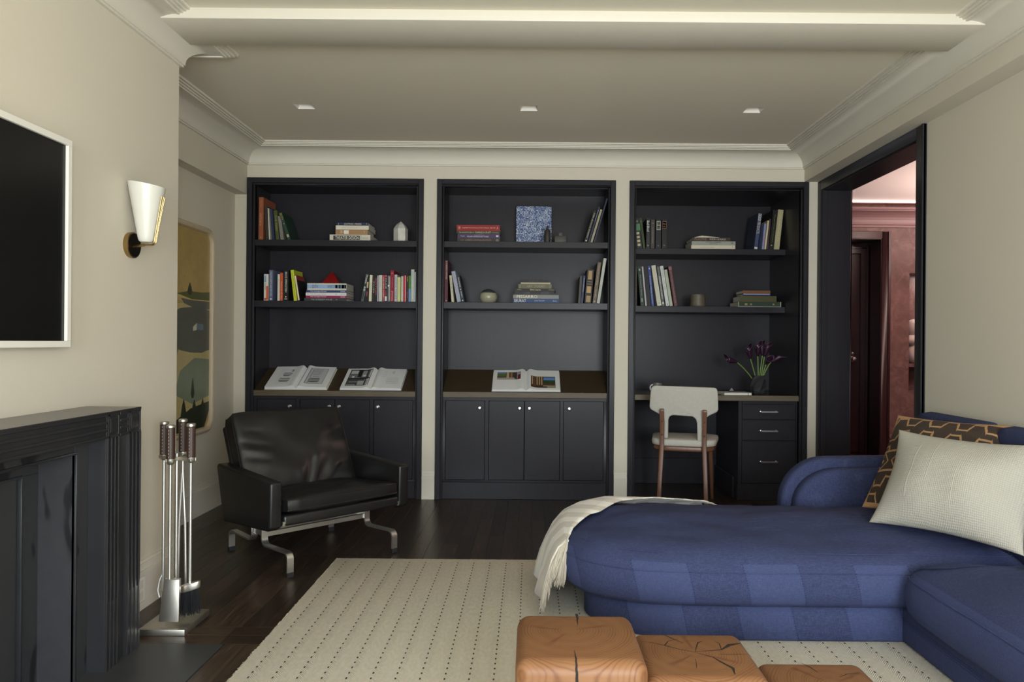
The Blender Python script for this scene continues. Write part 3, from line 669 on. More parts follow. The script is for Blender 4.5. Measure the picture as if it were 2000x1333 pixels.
zt = stack(Y1, ZB, G, [
 (594, 677, 6.1, .25, (58, 61, 62), 'charcoal book titled THE SOMERSET HOUSE, bottom of its stack', {'text': [('THE SOMERSET HOUSE', (160, 162, 158), .16, .66, .25, .75), ('M', (160, 162, 158), .75, .78, .3, .7)]}),
 (597, 676.4, 4.7, .24, (138, 36, 78), 'magenta volume titled The Georgian Period', {'text': [('The Georgian Period', (225, 205, 212), .11, .5, .2, .8), ('DAWE', (225, 205, 212), .86, .97, .2, .75)]}),
 (597, 676.4, 5.8, .24, (216, 214, 212), 'white volume titled The Georgian Period', {'text': [('The Georgian Period', (140, 140, 146), .11, .5, .2, .8), ('DAWE', (150, 150, 156), .86, .97, .25, .75), ('oo', (120, 120, 126), .73, .77, .3, .7), ('#', (70, 70, 76), .04, .07, .25, .75)]}),
 (598, 676.4, 4.9, .24, (56, 68, 106), 'navy volume titled The Georgian Period', {'text': [('The Georgian Period', (205, 210, 222), .10, .5, .2, .8), ('DAWE', (205, 210, 222), .86, .97, .25, .75)]}),
 (600, 676.4, 13.4, .24, (200, 200, 184), 'thick cream book with a pale blue pictorial spine, top of its stack', {'bands': [(.0, .99, (140, 166, 204), .26, .80), (.78, .80, (170, 52, 44), .26, .80), (.81, .84, (96, 140, 52), .26, .80), (.85, .87, (226, 190, 90), .26, .80), (.88, .945, (165, 42, 42), .26, .80), (.95, .99, (120, 140, 190), .26, .80), (.72, .77, (70, 60, 48), .3, .78)], 'text': [('EDITH', (60, 66, 76), .13, .27, .3, .76), ('WHARTON', (60, 60, 56), .52, .72, .3, .76)]})])
px, pz = at(648.5, 535, 5.56)
q = MB().add([(-.068, -.068, 0), (.068, -.068, 0), (.068, .068, 0), (-.068, .068, 0), (0, 0, .098)], [(3, 2, 1, 0), (0, 1, 4), (1, 2, 4), (2, 3, 4), (3, 0, 4)]).build('red_pyramid', M('red_resin', rgb(128, 20, 22), .3, var=.1), origin=(0, 0, 0))
q.location = (px, 5.57, zt + .0006); tag(q, 'deep red pyramid resting on the flat book stack', 'ornament')
G = 'upright books at the right end of the lower shelf, armchair bookcase'
row(Y1, ZB, G, [
 (704.6, 710.3, 53, 9.6, .17, (84, 92, 88), 'leaning book with big white letters on grey-black, first of the long row', {'bands': [(.36, .44, (30, 32, 34)), (.66, .92, (38, 42, 46), .1, .7)], 'text': [('MONDO', (222, 222, 214), .05, .34, .2, .8), ('60', (222, 222, 214), .46, .62, .2, .8)]}),
 (712, 718.5, 49, 3.4, .16, (30, 27, 26), 'black leaning book with a cream figure in the long row', {'bands': [(.22, .46, (190, 168, 120), .3, .75), (.6, .8, (120, 40, 36), .3, .7)]}),
 (720, 725.3, 52, 1.7, .17, (212, 208, 182), 'cream book with an amber edge in the long row', {'text': [('NOVELS', (160, 150, 120), .3, .6, .35, .6)]}),
 (728.4, 731.6, 51, 0, .17, (40, 42, 42), 'narrow black book with white lettering, left of the red-lettered one', {'text': [('TIMES', (205, 205, 198), .2, .68, .25, .75)]}),
 (732, 736.4, 51, 0, .17, (36, 36, 36), 'black book with orange-red capitals in the long row', {'text': [('GOTHIC', (196, 72, 44), .1, .76, .15, .8)]}),
 (736.9, 738.9, 51, 0, .17, (190, 194, 210), 'very thin pale lilac book in the long row'),
 (740, 746.2, 52, 0, .17, (196, 196, 182), 'plain stone-white book in the middle of the long row', {'text': [('The Book', (160, 155, 130), .1, .45, .4, .6)]}),
 (746.7, 751.2, 52, 0, .17, (164, 62, 72), 'rose red book with cream lettering in the long row', {'text': [('THE NEW YORK', (226, 205, 196), .05, .85, .3, .7)], 'bands': [(.86, .99, (130, 60, 62))]}),
 (751.6, 755.5, 52, 0, .17, (42, 44, 42), 'black book with red top and white foot in the long row', {'bands': [(.0, .07, (180, 60, 70)), (.58, .78, (130, 44, 50), .2, .8), (.80, .97, (215, 215, 210), .05, .95)], 'text': [('DUNE', (215, 215, 205), .12, .52, .25, .75)]}),
 (756.8, 761.8, 51, 0, .17, (116, 116, 124), 'grey book with a white arrowhead left of the tall crimson one', {'bands': [(.36, .42, (225, 225, 228), .1, .6), (.05, .95, (190, 190, 170), .75, .95)]}),
 (762.2, 769.5, 61, 0, .20, (136, 28, 46), 'tall crimson book standing above the long row', {'text': [('Schinkel', (205, 150, 160), .66, .97, .2, .75, 'u'), ('Architecture', (205, 150, 160), .22, .55, .4, .6, 'u'), ('SK', (205, 160, 166), .07, .11, .25, .75, 'h')]}),
 (770.3, 775.3, 53, 0, .17, (186, 186, 190), 'pale grey book with dark capitals right of the tall crimson one', {'text': [('IOWA MILES', (70, 72, 84), .08, .9, .25, .75)]}),
 (776, 782, 48, 0, .17, (196, 200, 140), 'pale yellow-green book in the long row', {'text': [('Le Petit', (150, 150, 90), .15, .7, .4, .6)]}),
 (783.2, 787.4, 50, 0, .17, (190, 186, 168), 'sand beige book in the long row', {'text': [('PLACES', (150, 130, 110), .1, .6, .4, .6)]}),
 (788, 792.8, 51.5, 0, .17, (186, 46, 72), 'crimson pink book with a white edge in the long row', {'bands': [(.0, 1.0, (222, 200, 196), .72, .9)]}),
 (793.5, 797.4, 51, 0, .17, (46, 46, 44), 'black book with amber and red letters in the long row', {'text': [('ROME', (215, 150, 60), .04, .22, .2, .8), ('MEMOIR', (170, 50, 70), .62, .85, .25, .75)]}),
 (797.9, 802, 51, 0, .17, (74, 134, 44), 'green over blue book left of the tall grey one', {'bands': [(.5, 1.0, (96, 136, 180))], 'text': [('GREEN', (40, 90, 30), .08, .42, .3, .7)]}),
 (802.5, 808.9, 63.5, 0, .21, (176, 182, 172), 'tall pale grey book near the right end of the long row', {'text': [('Stories of Houses', (222, 226, 216), .3, .92, .35, .65)]}),
 (809.4, 811.4, 58.5, 0, .2, (214, 220, 222), 'thin white book beside the tall pale grey one'),
 (812.4, 814.2, 54, 0, .18, (170, 150, 156), 'thin mauve book, last of the long row')])

# --- middle bookcase
Y2 = 5.45
G = 'flat stack on the top shelf of the middle bookcase'
stack(Y2, ZA, G, [
 (893, 976, 7.2, .24, (62, 50, 44), 'dark brown book at the bottom of the stack left of the blue artwork', {'text': [('CARRERE & HASTINGS ARCHITECTS', (130, 110, 86), .19, .8, .3, .72), ('ACAN', (120, 100, 80), .07, .15, .35, .65)], 'bands': [(.91, .97, (104, 84, 62), .2, .8)]}),
 (893.8, 976.4, 8.7, .25, (70, 56, 88), 'purple book in the stack left of the blue artwork', {'text': [('THE ARCHITECTURE OF', (140, 124, 158), .38, .62, .60, .80), ('WILLIAM LAWRENCE BOTTOMLEY', (200, 192, 208), .22, .74, .22, .54), ('Frazer', (190, 182, 200), .07, .17, .35, .6)], 'bands': [(.91, .965, (196, 188, 204), .3, .7)]}),
 (892, 976, 5.4, .24, (58, 55, 38), 'slim olive black book under the thick red one left of the blue artwork', {'text': [('THE ARCHITECTURE OF', (196, 188, 130), .05, .40, .25, .7), ('CHARLES A. PLATT', (200, 194, 140), .42, .80, .2, .82), ('MONACELLI', (160, 150, 104), .82, .98, .3, .65)]}),
 (892, 976, 11.7, .25, (140, 36, 44), 'thick red book on top of the stack left of the blue artwork', {'text': [('Long Island Country Houses and Their Architects, 1860-1940', (232, 200, 130), .13, .90, .40, .62), ('HH', (210, 180, 120), .04, .085, .25, .8), ('A', (214, 160, 130), .93, .965, .3, .75)]})])
ax0, az0 = at(1008, 472, 5.62); ax1, az1 = at(1077.6, 395, 5.62)
t = NT('blue_white_weave'); v = t.map((1, 1, .55)); n1 = t.noise(170, v, 3, .6); n2 = t.noise(26, None, 3)
m_art = t.fin(t.ramp(t.math('MULTIPLY_ADD', n2, .35, t.math('MULTIPLY_ADD', n1, 1.0, -.19)), [(.34, rgb(30, 42, 88)), (.46, rgb(66, 88, 140)), (.53, rgb(150, 166, 196)), (.62, rgb(222, 222, 210))]), .6); t.bump(n1, .5, .003)
t = thing('blue_artwork', 'small blue and white speckled artwork leaning on the top shelf', 'artwork', ((ax0 + ax1) / 2, 5.615, ZA), (math.radians(-8), 0, 0))
w = ax1 - ax0
MB().box(-w / 2, w / 2, 0, .016, .001, az1 - az0 + .004).build('panel', m_art, t, local=True, bevel=.001, seg=1)
MB().box(-w / 2 + .006, w / 2 - .006, .016, .024, .006, az1 - az0 - .004).build('stretcher', m_ledge, t, local=True)
bx, _ = at(1069, 470, 5.47); hh = 34 * 5.47 / FPX
m_clay = M('brown_black_clay', (.030, .024, .019), .6, var=.2)
t = thing('bottle_vase', 'slender dark brown bottle vase in front of the blue artwork', 'vase', (bx, 5.47, ZA))
MB().lathe([(.001, 0), (.021, 0), (.024, .01), (.0245, .05), (.023, .082), (.016, .094), (.009, .1), (.0075, .108), (.009, .112), (.006, hh - .002), (.003, hh), (.001, hh)], (bx, 5.47, ZA), 24).build('body', m_clay, t, smooth=True, angle=50)
fx, _ = at(1094.5, 470, 5.48)
t = thing('square_flask', 'squat square dark flask with a small square neck on the top shelf', 'vase', (fx, 5.48, ZA))
m_olv = M('olive_clay', (.040, .037, .026), .55, var=.2)
MB().box(fx - .043, fx + .043, 5.46, 5.52, ZA, ZA + .051).build('body', m_olv, t, bevel=.002)
MB().box(fx - .013, fx + .015, 5.475, 5.503, ZA + .0505, ZA + .081).build('neck', m_olv, t, bevel=.0015)
G = 'books leaning right on the top shelf of the middle bookcase'
row(Y2, ZA, G, [
 (1140.4, 1146.5, 62, 18, .22, (34, 32, 31), 'black book with cream script leaning right, first of four', {'text': [('Fifth Avenue Duplex', (205, 195, 170), .08, .86, .25, .75)], 'bands': [(.93, .96, (215, 205, 185), .3, .7)]}),
 (1148, 1151.4, 70, 20, .24, (44, 48, 68), 'slim navy book leaning between the black and cream ones', {'text': [('Design', (190, 190, 200), .1, .42, .3, .7)]}),
 (1152.5, 1157, 65, 19, .22, (148, 142, 118), 'cream leaning book on the top shelf of the middle bookcase', {'text': [('HOUSES', (170, 165, 140), .1, .5, .4, .6)]}),
 (1158.8, 1161.8, 86, 24.5, .25, (46, 50, 66), 'tallest thin navy book leaning on the bookcase side')])
G = 'upright books at the left of the lower shelf, middle bookcase'
row(Y2, ZB, G, [
 (865.9, 868.2, 82, 0, .24, (74, 36, 44), 'thin maroon volume at the very left of the middle bookcase', {'text': [('WARREN', (150, 120, 80), .08, .5, .2, .8)]}),
 (868.7, 874.4, 82, 0, .24, (82, 36, 48), 'tall maroon book with cream capitals in the middle bookcase', {'text': [('WARREN & WETMORE', (205, 185, 150), .07, .45, .3, .7)], 'bands': [(.03, .045, (170, 120, 90), .2, .8), (.955, .975, (170, 140, 110), .3, .7)]}),
 (882, 886.8, 52.5, -4.9, .2, (190, 186, 160), 'small cream book with black lettering leaning left', {'text': [('BEAUTIES OF', (60, 60, 56), .1, .5, .3, .7), ('M', (60, 60, 56), .58, .64, .3, .7)]}),
 (893, 900.8, 60, -12, .21, (146, 156, 172), 'lilac grey book with pink lettering leaning left', {'text': [('The Great Houses', (214, 120, 130), .08, .8, .3, .65)]}),
 (901.4, 907.6, 53, -11, .21, (38, 42, 54), 'blue-black book with white lettering leaning left', {'text': [('FOSTER & SON', (222, 222, 216), .1, .82, .35, .7)], 'bands': [(.92, .96, (222, 222, 216), .35, .6)]})])
bx, _ = at(953.8, 590, 5.50); r = 35.1 / 2 * 5.50 / FPX; hh = 27.5 * 5.50 / FPX
t = NT('two_tone_glaze'); zz = t.xyz()[2]; n1 = t.noise(14, None, 3)
m_pot = t.fin(t.mix(t.step(t.math('MULTIPLY_ADD', n1, .01, zz), hh * .72, hh * .77), rgb(150, 146, 124), rgb(56, 62, 58)), .3)
pf = [(.001, 0), (r * .66, 0)] + [(r * math.cos(a), hh * .42 + hh * .56 * math.sin(a)) for a in [math.radians(-48 + 12.2 * k) for k in range(11)]] + [(.012, hh * .955), (.011, hh), (.006, hh), (.005, hh * .9), (.001, hh * .9)]
q = MB().lathe(pf, (0, 0, 0), 32).build('round_pot', m_pot, smooth=True, angle=50, local=True); q.location = (bx, 5.50, ZB)
tag(q, 'round sage-grey ceramic pot with a dark glazed top on the lower shelf', 'vase')
G = 'flat stack on the lower shelf of the middle bookcase'
stack(Y2, ZB, G, [
 (1002.3, 1092, 8.4, .24, (42, 66, 108), 'blue book with large white capitals at the bottom of the ART TODAY stack', {'text': [('SEURAT', (205, 205, 190), .02, .28, .15, .85), ('John Rewald', (150, 165, 190), .46, .68, .28, .72), ('Abrams', (150, 165, 190), .86, .95, .3, .7)]}),
 (1002.3, 1091.4, 7.5, .24, (128, 130, 128), 'grey book with large cream capitals lying on the blue one', {'text': [('PISSARRO', (226, 215, 180), .08, .53, .12, .9)]}),
 (1005, 1083, 6.9, .22, (38, 38, 40), 'plain black book lying on the grey one with cream capitals', {'text': [('UNE', (70, 70, 74), .24, .38, .2, .8), ('HOUSE', (66, 66, 70), .66, .86, .2, .8)]}),
 (1006, 1085.6, 5.4, .23, (34, 29, 27), 'black book with small yellow lettering right under the ART TODAY book', {'text': [('Edwin Lutyens', (230, 216, 130), .37, .63, .18, .82), ('Phillips', (150, 140, 60), .05, .16, .3, .75), ('Christopher', (160, 140, 60), .82, .96, .25, .8)]}),
 (1012, 1077.6, 8.7, .2, (98, 96, 76), 'olive book titled ART TODAY in the stack', {'text': [('ART  TODAY', (140, 140, 112), .26, .80, .25, .72)], 'bands': [(.05, .06, (140, 136, 100)), (.94, .95, (140, 136, 100))]}),
 (1017, 1075, 3.2, .19, (166, 156, 130), 'thin tan booklet near the top of the ART TODAY stack'),
 (1016, 1071, 4.8, .17, (32, 28, 27), 'small black book on top of the ART TODAY stack', {'text': [('SELECTED WORKS', (70, 60, 50), .3, .65, .3, .7)]})])
G = 'upright books at the right end of the lower shelf, middle bookcase'
row(Y2, ZB, G, [
 (1129, 1133.6, 53, 3.5, .22, (66, 66, 62), 'dark grey book left of the navy one, lower shelf of the middle bookcase'),
 (1134.2, 1138.6, 54, 4.5, .22, (44, 52, 84), 'navy book with pale title beside the gilt marbled volume', {'text': [('Monet | SEASONS', (190, 196, 214), .08, .6, .3, .7)]}),
 (1141, 1154.5, 66, 5.2, .22, (36, 33, 32), 'thick black volume with a gold marbled spine', {'bands': [(.04, .30, (150, 118, 62), .22, .78), (.50, .70, (164, 130, 70), .16, .8), (.78, .97, (140, 112, 58), .2, .85), (.36, .375, (120, 96, 56), .15, .85), (.43, .445, (120, 96, 56), .15, .85)]}),
 (1157, 1164.2, 80, 9.5, .24, (98, 88, 74), 'taupe book with pink-tan lettering beside the silver one', {'text': [('A PLACE TO CALL HOME', (196, 160, 130), .05, .55, .35, .65), ('Schafer', (180, 150, 124), .66, .88, .35, .65)], 'bands': [(.94, .965, (190, 170, 150), .35, .65)]}),
 (1165.2, 1171, 88, 13, .25, (174, 178, 168), 'tall silver-grey book at the right end of the middle bookcase')])

# --- desk bookcase
Y3 = 5.765
G = 'upright books at the left of the top shelf, desk bookcase'
row(Y3, ZA, G, [
 (1243.5, 1255, 58, -6.5, .22, (48, 60, 62), 'dark book with cream dots and a green panel at the left of the desk bookcase', {'bands': [(.17, .40, (70, 130, 86))] + [(.45 + .13 * k, .53 + .13 * k, (205, 186, 140), .25, .75) for k in range(4)] + [(.05, .12, (120, 120, 96), .2, .7)]}),
 (1256, 1260.8, 60, -7.6, .22, (62, 74, 38), 'moss green book leaning against the dotted one', {'bands': [(.10, .13, (84, 76, 44)), (.2, .22, (84, 76, 44))]}),
 (1261.8, 1269.2, 59, .2, .22, (48, 47, 46), 'black book with tall white gothic lettering on the desk bookcase', {'text': [('Bad', (222, 222, 216), .07, .21, .15, .8), ('Blood', (222, 222, 216), .24, .43, .15, .8), ('JOURNALS', (110, 110, 108), .5, .8, .4, .6)], 'bands': [(.88, .9, (190, 190, 186), .3, .7)]}),
 (1270.5, 1278.3, 57, .2, .21, (74, 68, 64), 'brown-grey book in the row of four black spines', {'text': [('THE POWER OF THE BROKER', (150, 144, 138), .26, .82, .38, .6)], 'bands': [(.11, .13, (120, 114, 106), .2, .8)]}),
 (1280, 1290.8, 58, .2, .22, (38, 38, 42), 'black book with a white boxed label on the desk bookcase', {'bands': [(.065, .36, (200, 196, 176), .18, .88), (.085, .19, (38, 38, 42), .26, .80), (.215, .345, (38, 38, 42), .26, .80)], 'text': [('O', (190, 186, 170), .105, .165, .4, .66, 'h'), ('THE', (190, 186, 170), .25, .28, .36, .7, 'h'), ('YEARS', (190, 186, 170), .30, .33, .32, .74, 'h'), ('*', (205, 200, 186), .88, .91, .4, .6, 'h')]}),
 (1292.5, 1302, 58, .2, .22, (38, 37, 35), 'black book with a red boxed label, last of its row', {'bands': [(.07, .31, (120, 74, 56), .05, .92), (.09, .29, (58, 36, 32), .12, .85)], 'text': [('Works', (214, 170, 140), .14, .18, .2, .78, 'h'), ('PART', (170, 120, 96), .22, .26, .25, .72, 'h'), ('*', (222, 210, 196), .86, .90, .35, .6, 'h')]})])
G = 'flat stack on the top shelf of the desk bookcase'
zt = stack(Y3, ZA, G, [
 (1350, 1436, 8, .25, (205, 196, 176), 'white book at the bottom of the stack on the desk bookcase', {'text': [('WAYNE NATHAN', (160, 150, 134), .2, .4, .35, .65), ('BAUM', (150, 140, 124), .43, .51, .4, .65), ('v', (110, 104, 96), .93, .955, .3, .8)]}),
 (1351, 1436.5, 7.8, .25, (150, 154, 142), 'sage grey book between the white and dark brown ones on the desk bookcase', {'text': [('STEVEN GAMBREL', (64, 64, 60), .32, .68, .55, .88), ('PERSPECTIVE', (84, 84, 80), .41, .58, .2, .42), ('w', (60, 60, 58), .9, .95, .25, .8)]}),
 (1352, 1426.6, 7.2, .22, (64, 54, 46), 'dark brown book titled POETRY OF PLACE', {'text': [('McALPINE', (128, 100, 82), .06, .38, .2, .86), ('POETRY OF PLACE', (205, 198, 182), .46, .87, .3, .72)]})])
bx0, bz = at(1357, 460, Y3); bx1, _ = at(1405, 460, Y3)
m = MB(); m.prism([(bx0, 0), (bx1, 0), (bx1, .0025), (bx0 + (bx1 - bx0) * .3, .014), (bx0, .002)], 'y', Y3 + .005, Y3 + .18)
q = m.build('open_booklet', bookmat((205, 198, 176)), origin=(bx0, Y3, 0)); q.location.z = zt + .0005
tag(q, 'thin cream booklet tented open on top of the desk bookcase stack', 'booklet')
G = 'upright books at the right of the top shelf, desk bookcase'
row(Y3, ZA, G, [
 (1472, 1479.2, 71, 8.5, .24, (58, 66, 84), 'navy book titled DESIGN PRODUCTS with a printed cover, desk bookcase', {'text': [('DESIGN', (214, 216, 214), .02, .22, .1, .95), ('PRODUCTS', (190, 194, 198), .25, .56, .1, .95)], 'bands': [(.57, .86, (40, 54, 98), .1, .95), (.93, .985, (190, 192, 190), .1, .95)]}),
 (1487.8, 1491.8, 51, 4.6, .2, (128, 140, 176), 'thin blue book with pink letters beside the thin cream one', {'text': [('FASHION', (190, 90, 130), .45, .9, .2, .8)]}),
 (1492.7, 1496, 57, 6, .21, (200, 184, 156), 'thin cream book on the top shelf of the desk bookcase'),
 (1496.8, 1500.6, 60, 5, .21, (64, 52, 48), 'thin brown book against the tall black one'),
 (1501.4, 1510.4, 77, 8, .25, (30, 30, 28), 'tall black book with yellow-green lettering on the desk bookcase', {'text': [('Perspectives on Rooms', (150, 160, 60), .12, .82, .45, .62)], 'bands': [(.88, .905, (150, 150, 140), .3, .65)]}),
 (1511, 1521.8, 78, 8, .25, (168, 160, 124), 'tall straw-coloured book at the right end of the desk bookcase', {'text': [('GARDENS', (190, 182, 146), .15, .8, .35, .6)]})])
G = 'upright books at the left of the lower shelf, desk bookcase'
row(Y3, ZB, G, [
 (1239.6, 1244, 78, 0, .23, (62, 50, 40), 'dark brown book half hidden by the desk bookcase casing', {'text': [('ENGLISH', (140, 100, 60), .1, .8, .4, .65)]}),
 (1251.4, 1258.6, 77, -7, .23, (48, 64, 54), 'dark green book with pale lettering, lower shelf of the desk bookcase', {'text': [('The Country House', (170, 180, 166), .2, .75, .3, .7)], 'bands': [(.06, .11, (150, 170, 150), .3, .7), (.8, .9, (130, 146, 130), .3, .7)]}),
 (1260.4, 1263.6, 77, -7.8, .23, (186, 178, 184), 'thin lilac-white book left of the black one'),
 (1264.2, 1271.8, 77, -7.6, .23, (32, 32, 33), 'black book between the lilac-white and blue ones'),
 (1272.8, 1277.8, 78, -8.2, .23, (66, 80, 142), 'blue book with white lettering on the desk bookcase', {'text': [('Frances Elkins Interior', (190, 200, 226), .25, .95, .3, .7)], 'bands': [(.05, .08, (190, 200, 226), .3, .7)]}),
 (1284, 1292.6, 79, -12.6, .23, (200, 198, 180), 'broad cream book with red lettering leaning left', {'text': [('Axel Vervoordt', (204, 110, 90), .08, .4, .42, .62), ('Living with Light', (180, 176, 156), .44, .85, .42, .6)], 'bands': [(.92, .94, (130, 110, 90), .4, .6)]}),
 (1293.6, 1298.4, 77, -11.4, .23, (98, 102, 100), 'grey book crowded with lettering next to the broad cream one', {'text': [('MODERN HOUSE NORTH', (205, 205, 200), .25, .82, .15, .85)], 'bands': [(.9, .95, (214, 214, 210), .2, .8)]}),
 (1301, 1307.6, 78, -12.8, .23, (204, 206, 202), 'white book titled ICONIC HOUSES', {'text': [('ICONIC HOUSES', (130, 132, 130), .06, .6, .28, .75)], 'bands': [(.94, .97, (90, 92, 92), .35, .65)]}),
 (1308.4, 1314.4, 71, -11.8, .22, (170, 178, 158), 'pale sage book right of the white one'),
 (1317, 1323.4, 78, -12.6, .23, (98, 56, 62), 'maroon book with a pale title, last of its leaning row', {'text': [('Bunny Mellon Garden Journal', (200, 170, 170), .14, .92, .4, .62)], 'bands': [(.02, .1, (128, 74, 78))]})])
bx, _ = at(1362.7, 598, 5.80); r = 29.9 / 2 * 5.80 / FPX; hh = 23.6 * 5.80 / FPX
pf = [(.001, 0), (r * .94, 0), (r, .006), (r * .98, hh * .3), (r * .93, hh * .46), (r * .95, hh * .55), (r * .97, hh * .9), (r * .93, hh), (r * .84, hh), (r * .82, hh * .3), (.001, hh * .3)]
q = MB().lathe(pf, (0, 0, 0), 28).build('stone_cup', M('mottled_stone', (.10, .085, .058), .5, var=.7, vs=40, bs=60, bstr=.3, bd=.002), smooth=True, angle=50, local=True); q.location = (bx, 5.80, ZB)
tag(q, 'mottled brown stone cup on the lower shelf above the desk chair', 'cup')
G = 'flat stack on the lower shelf of the desk bookcase'
stack(Y3, ZB, G, [
 (1441, 1526, 10, .24, (44, 58, 46), 'long dark green gilt-tooled book at the bottom of its stack', {'bands': [(.0, 1.0, (176, 180, 172), .02, .10), (.01, .025, (170, 160, 120)), (.975, .99, (176, 170, 140)), (.16, .22, (130, 112, 60), .3, .75), (.28, .33, (120, 104, 58), .35, .7), (.80, .84, (120, 104, 58), .35, .7)]}),
 (1446, 1516.5, 11.5, .22, (74, 72, 46), 'thick olive book lying on the long green one', {}),
 (1452, 1505, 4.6, .2, (34, 38, 58), 'thin navy book with a pale blue edge under the brown one', {'bands': [(.0, .97, (136, 150, 186), .55, .95)]}),
 (1451, 1504.5, 6, .2, (112, 74, 48), 'brown leather book on top of the desk bookcase stack', {})])

# ------------------------------------------------------------------ open books on the sloped ledges
SLOPE = math.atan2(.934 - .783, YB12 - 5.436)
def open_book(px0, px1, Lg, thick, label, plates, cover):
    Yb = 5.440; X0, _ = at(px0, 765, Yb); X1, _ = at(px1, 765, Yb); w = (X1 - X0) / 2
    t = thing('open_book', label, 'book', ((X0 + X1) / 2, Yb, .786), (SLOPE, 0, 0))
    def hz(x):
        u = abs(x) / w
        return .006 + thick * (1 - .25 * u) * min(1, (u / .10)) ** .5 * (1 if u > .1 else 1) + .010 * math.exp(-((u - .13) / .1) ** 2)
    MB().box(-w - .004, w + .004, -.001, Lg + .002, 0, .0028).build('cover', bookmat(cover), t, local=True)
    for sgn, nm in ((-1, 'page_block'), (1, 'page_block')):
        xs = [sgn * w * k / 20 for k in range(21)]
        m = MB(); n = len(xs)
        for y in (.002, Lg):
            m.v += [(x, y, hz(x)) for x in xs]; m.v += [(x, y, .003) for x in xs]
        for k in range(n - 1):
            m.f += [(k, k + 1, 2 * n + k + 1, 2 * n + k), (k, n + k, n + k + 1, k + 1), (2 * n + k, 2 * n + k + 1, 3 * n + k + 1, 3 * n + k)]
        m.f.append((n - 1, 2 * n - 1, 4 * n - 1, 3 * n - 1))
        m.build(nm, m_paper, t, local=True, smooth=True)
    for i, (x0, x1, y0, y1, c) in enumerate(plates):
        xs = [w * (x0 + (x1 - x0) * k / 8) for k in range(9)]; m = MB()
        m.grid([[(x, Lg * y0, hz(x) + .0007 + .00006 * i) for x in xs], [(x, Lg * y1, hz(x) + .0007 + .00006 * i) for x in xs]])
        m.build('printed_plate', ink(c), t, local=True, fixn=False)
    return t
def lines(x0, x1, y0, y1, nx, ny, c, bw=.006):
    o = []
    for k in range(nx + 1): x = x0 + (x1 - x0) * k / nx; o.append((x - bw / 2, x + bw / 2, y0, y1, c))
    for k in range(ny + 1): y = y0 + (y1 - y0) * k / ny; o.append((x0, x1, y - bw, y + bw, c))
    return o
g1, g2, g3 = (196, 196, 192), (70, 70, 72), (140, 140, 140)
pl = [(-.78, -.26, .14, .86, (214, 214, 210)), (.20, .80, .16, .90, (150, 151, 152)), (.22, .78, .18, .88, (190, 191, 190))]
pl += lines(-.62, -.36, .56, .66, 6, 1, g2, .012) + lines(-.66, -.34, .28, .40, 7, 1, g2, .014) + [(-.6, -.4, .5, .55, g3), (-.64, -.36, .23, .27, g3), (-.4, -.34, .72, .84, g3)]
pl += lines(.36, .62, .60, .84, 3, 4, g3, .008) + lines(.34, .64, .24, .40, 8, 1, g2, .014) + [(.38, .6, .48, .50, g3)]
open_book(517, 638, .315, .020, 'open book of furniture drawings, left of the two above the armchair', pl, (206, 200, 180))
pl = [(-.88, -.12, .12, .93, (74, 74, 76)), (-.86, -.5, .5, .70, (112, 112, 114)), (-.84, -.6, .72, .90, (190, 190, 190)), (-.58, -.46, .55, .92, (36, 36, 38)), (-.44, -.2, .55, .88, (150, 150, 152)), (-.40, -.22, .58, .66, (206, 206, 204)), (-.86, -.14, .44, .50, (40, 40, 42)), (-.80, -.4, .28, .33, (128, 128, 130)), (-.5, -.16, .15, .36, (170, 170, 170)), (-.86, -.55, .14, .18, (150, 150, 150)), (-.3, -.16, .36, .44, (188, 188, 188)), (-.88, -.12, .89, .93, (40, 40, 42)), (-.76, -.68, .52, .6, (214, 214, 212))]
pl += lines(.12, .36, .58, .86, 3, 3, (176, 178, 184), .005) + lines(.45, .82, .24, .50, 5, 3, (160, 162, 170), .005) + [(.56, .64, .72, .88, (196, 198, 204))]
open_book(664, 783, .30, .014, 'open book with a black and white photograph, right one above the armchair', pl, (170, 172, 176))
pl = [(-.88, -.17, .50, .88, (70, 62, 56)), (-.88, -.62, .78, .88, (90, 130, 180)), (-.88, -.62, .66, .80, (92, 110, 50)), (-.88, -.3, .50, .60, (164, 158, 148)), (-.60, -.52, .58, .88, (188, 160, 120)), (-.48, -.42, .60, .86, (150, 110, 70)), (-.36, -.32, .55, .88, (56, 50, 48)), (-.28, -.18, .52, .88, (150, 156, 160)), (-.26, -.18, .5, .74, (110, 40, 44)),
      (.14, .87, .10, .66, (86, 62, 44)), (.52, .86, .46, .62, (96, 140, 196)), (.50, .86, .30, .48, (52, 70, 44)), (.50, .86, .11, .22, (150, 140, 112))] + [(.17 + .07 * k, .20 + .07 * k, .24, .64, (186, 160, 120)) for k in range(5)] + [(.16, .62, .10, .16, (58, 44, 36)), (.26, .30, .25, .5, (34, 34, 40))]
open_book(961, 1094, .30, .012, 'open picture book with colour photographs on the middle bookcase ledge', pl, (190, 190, 190))
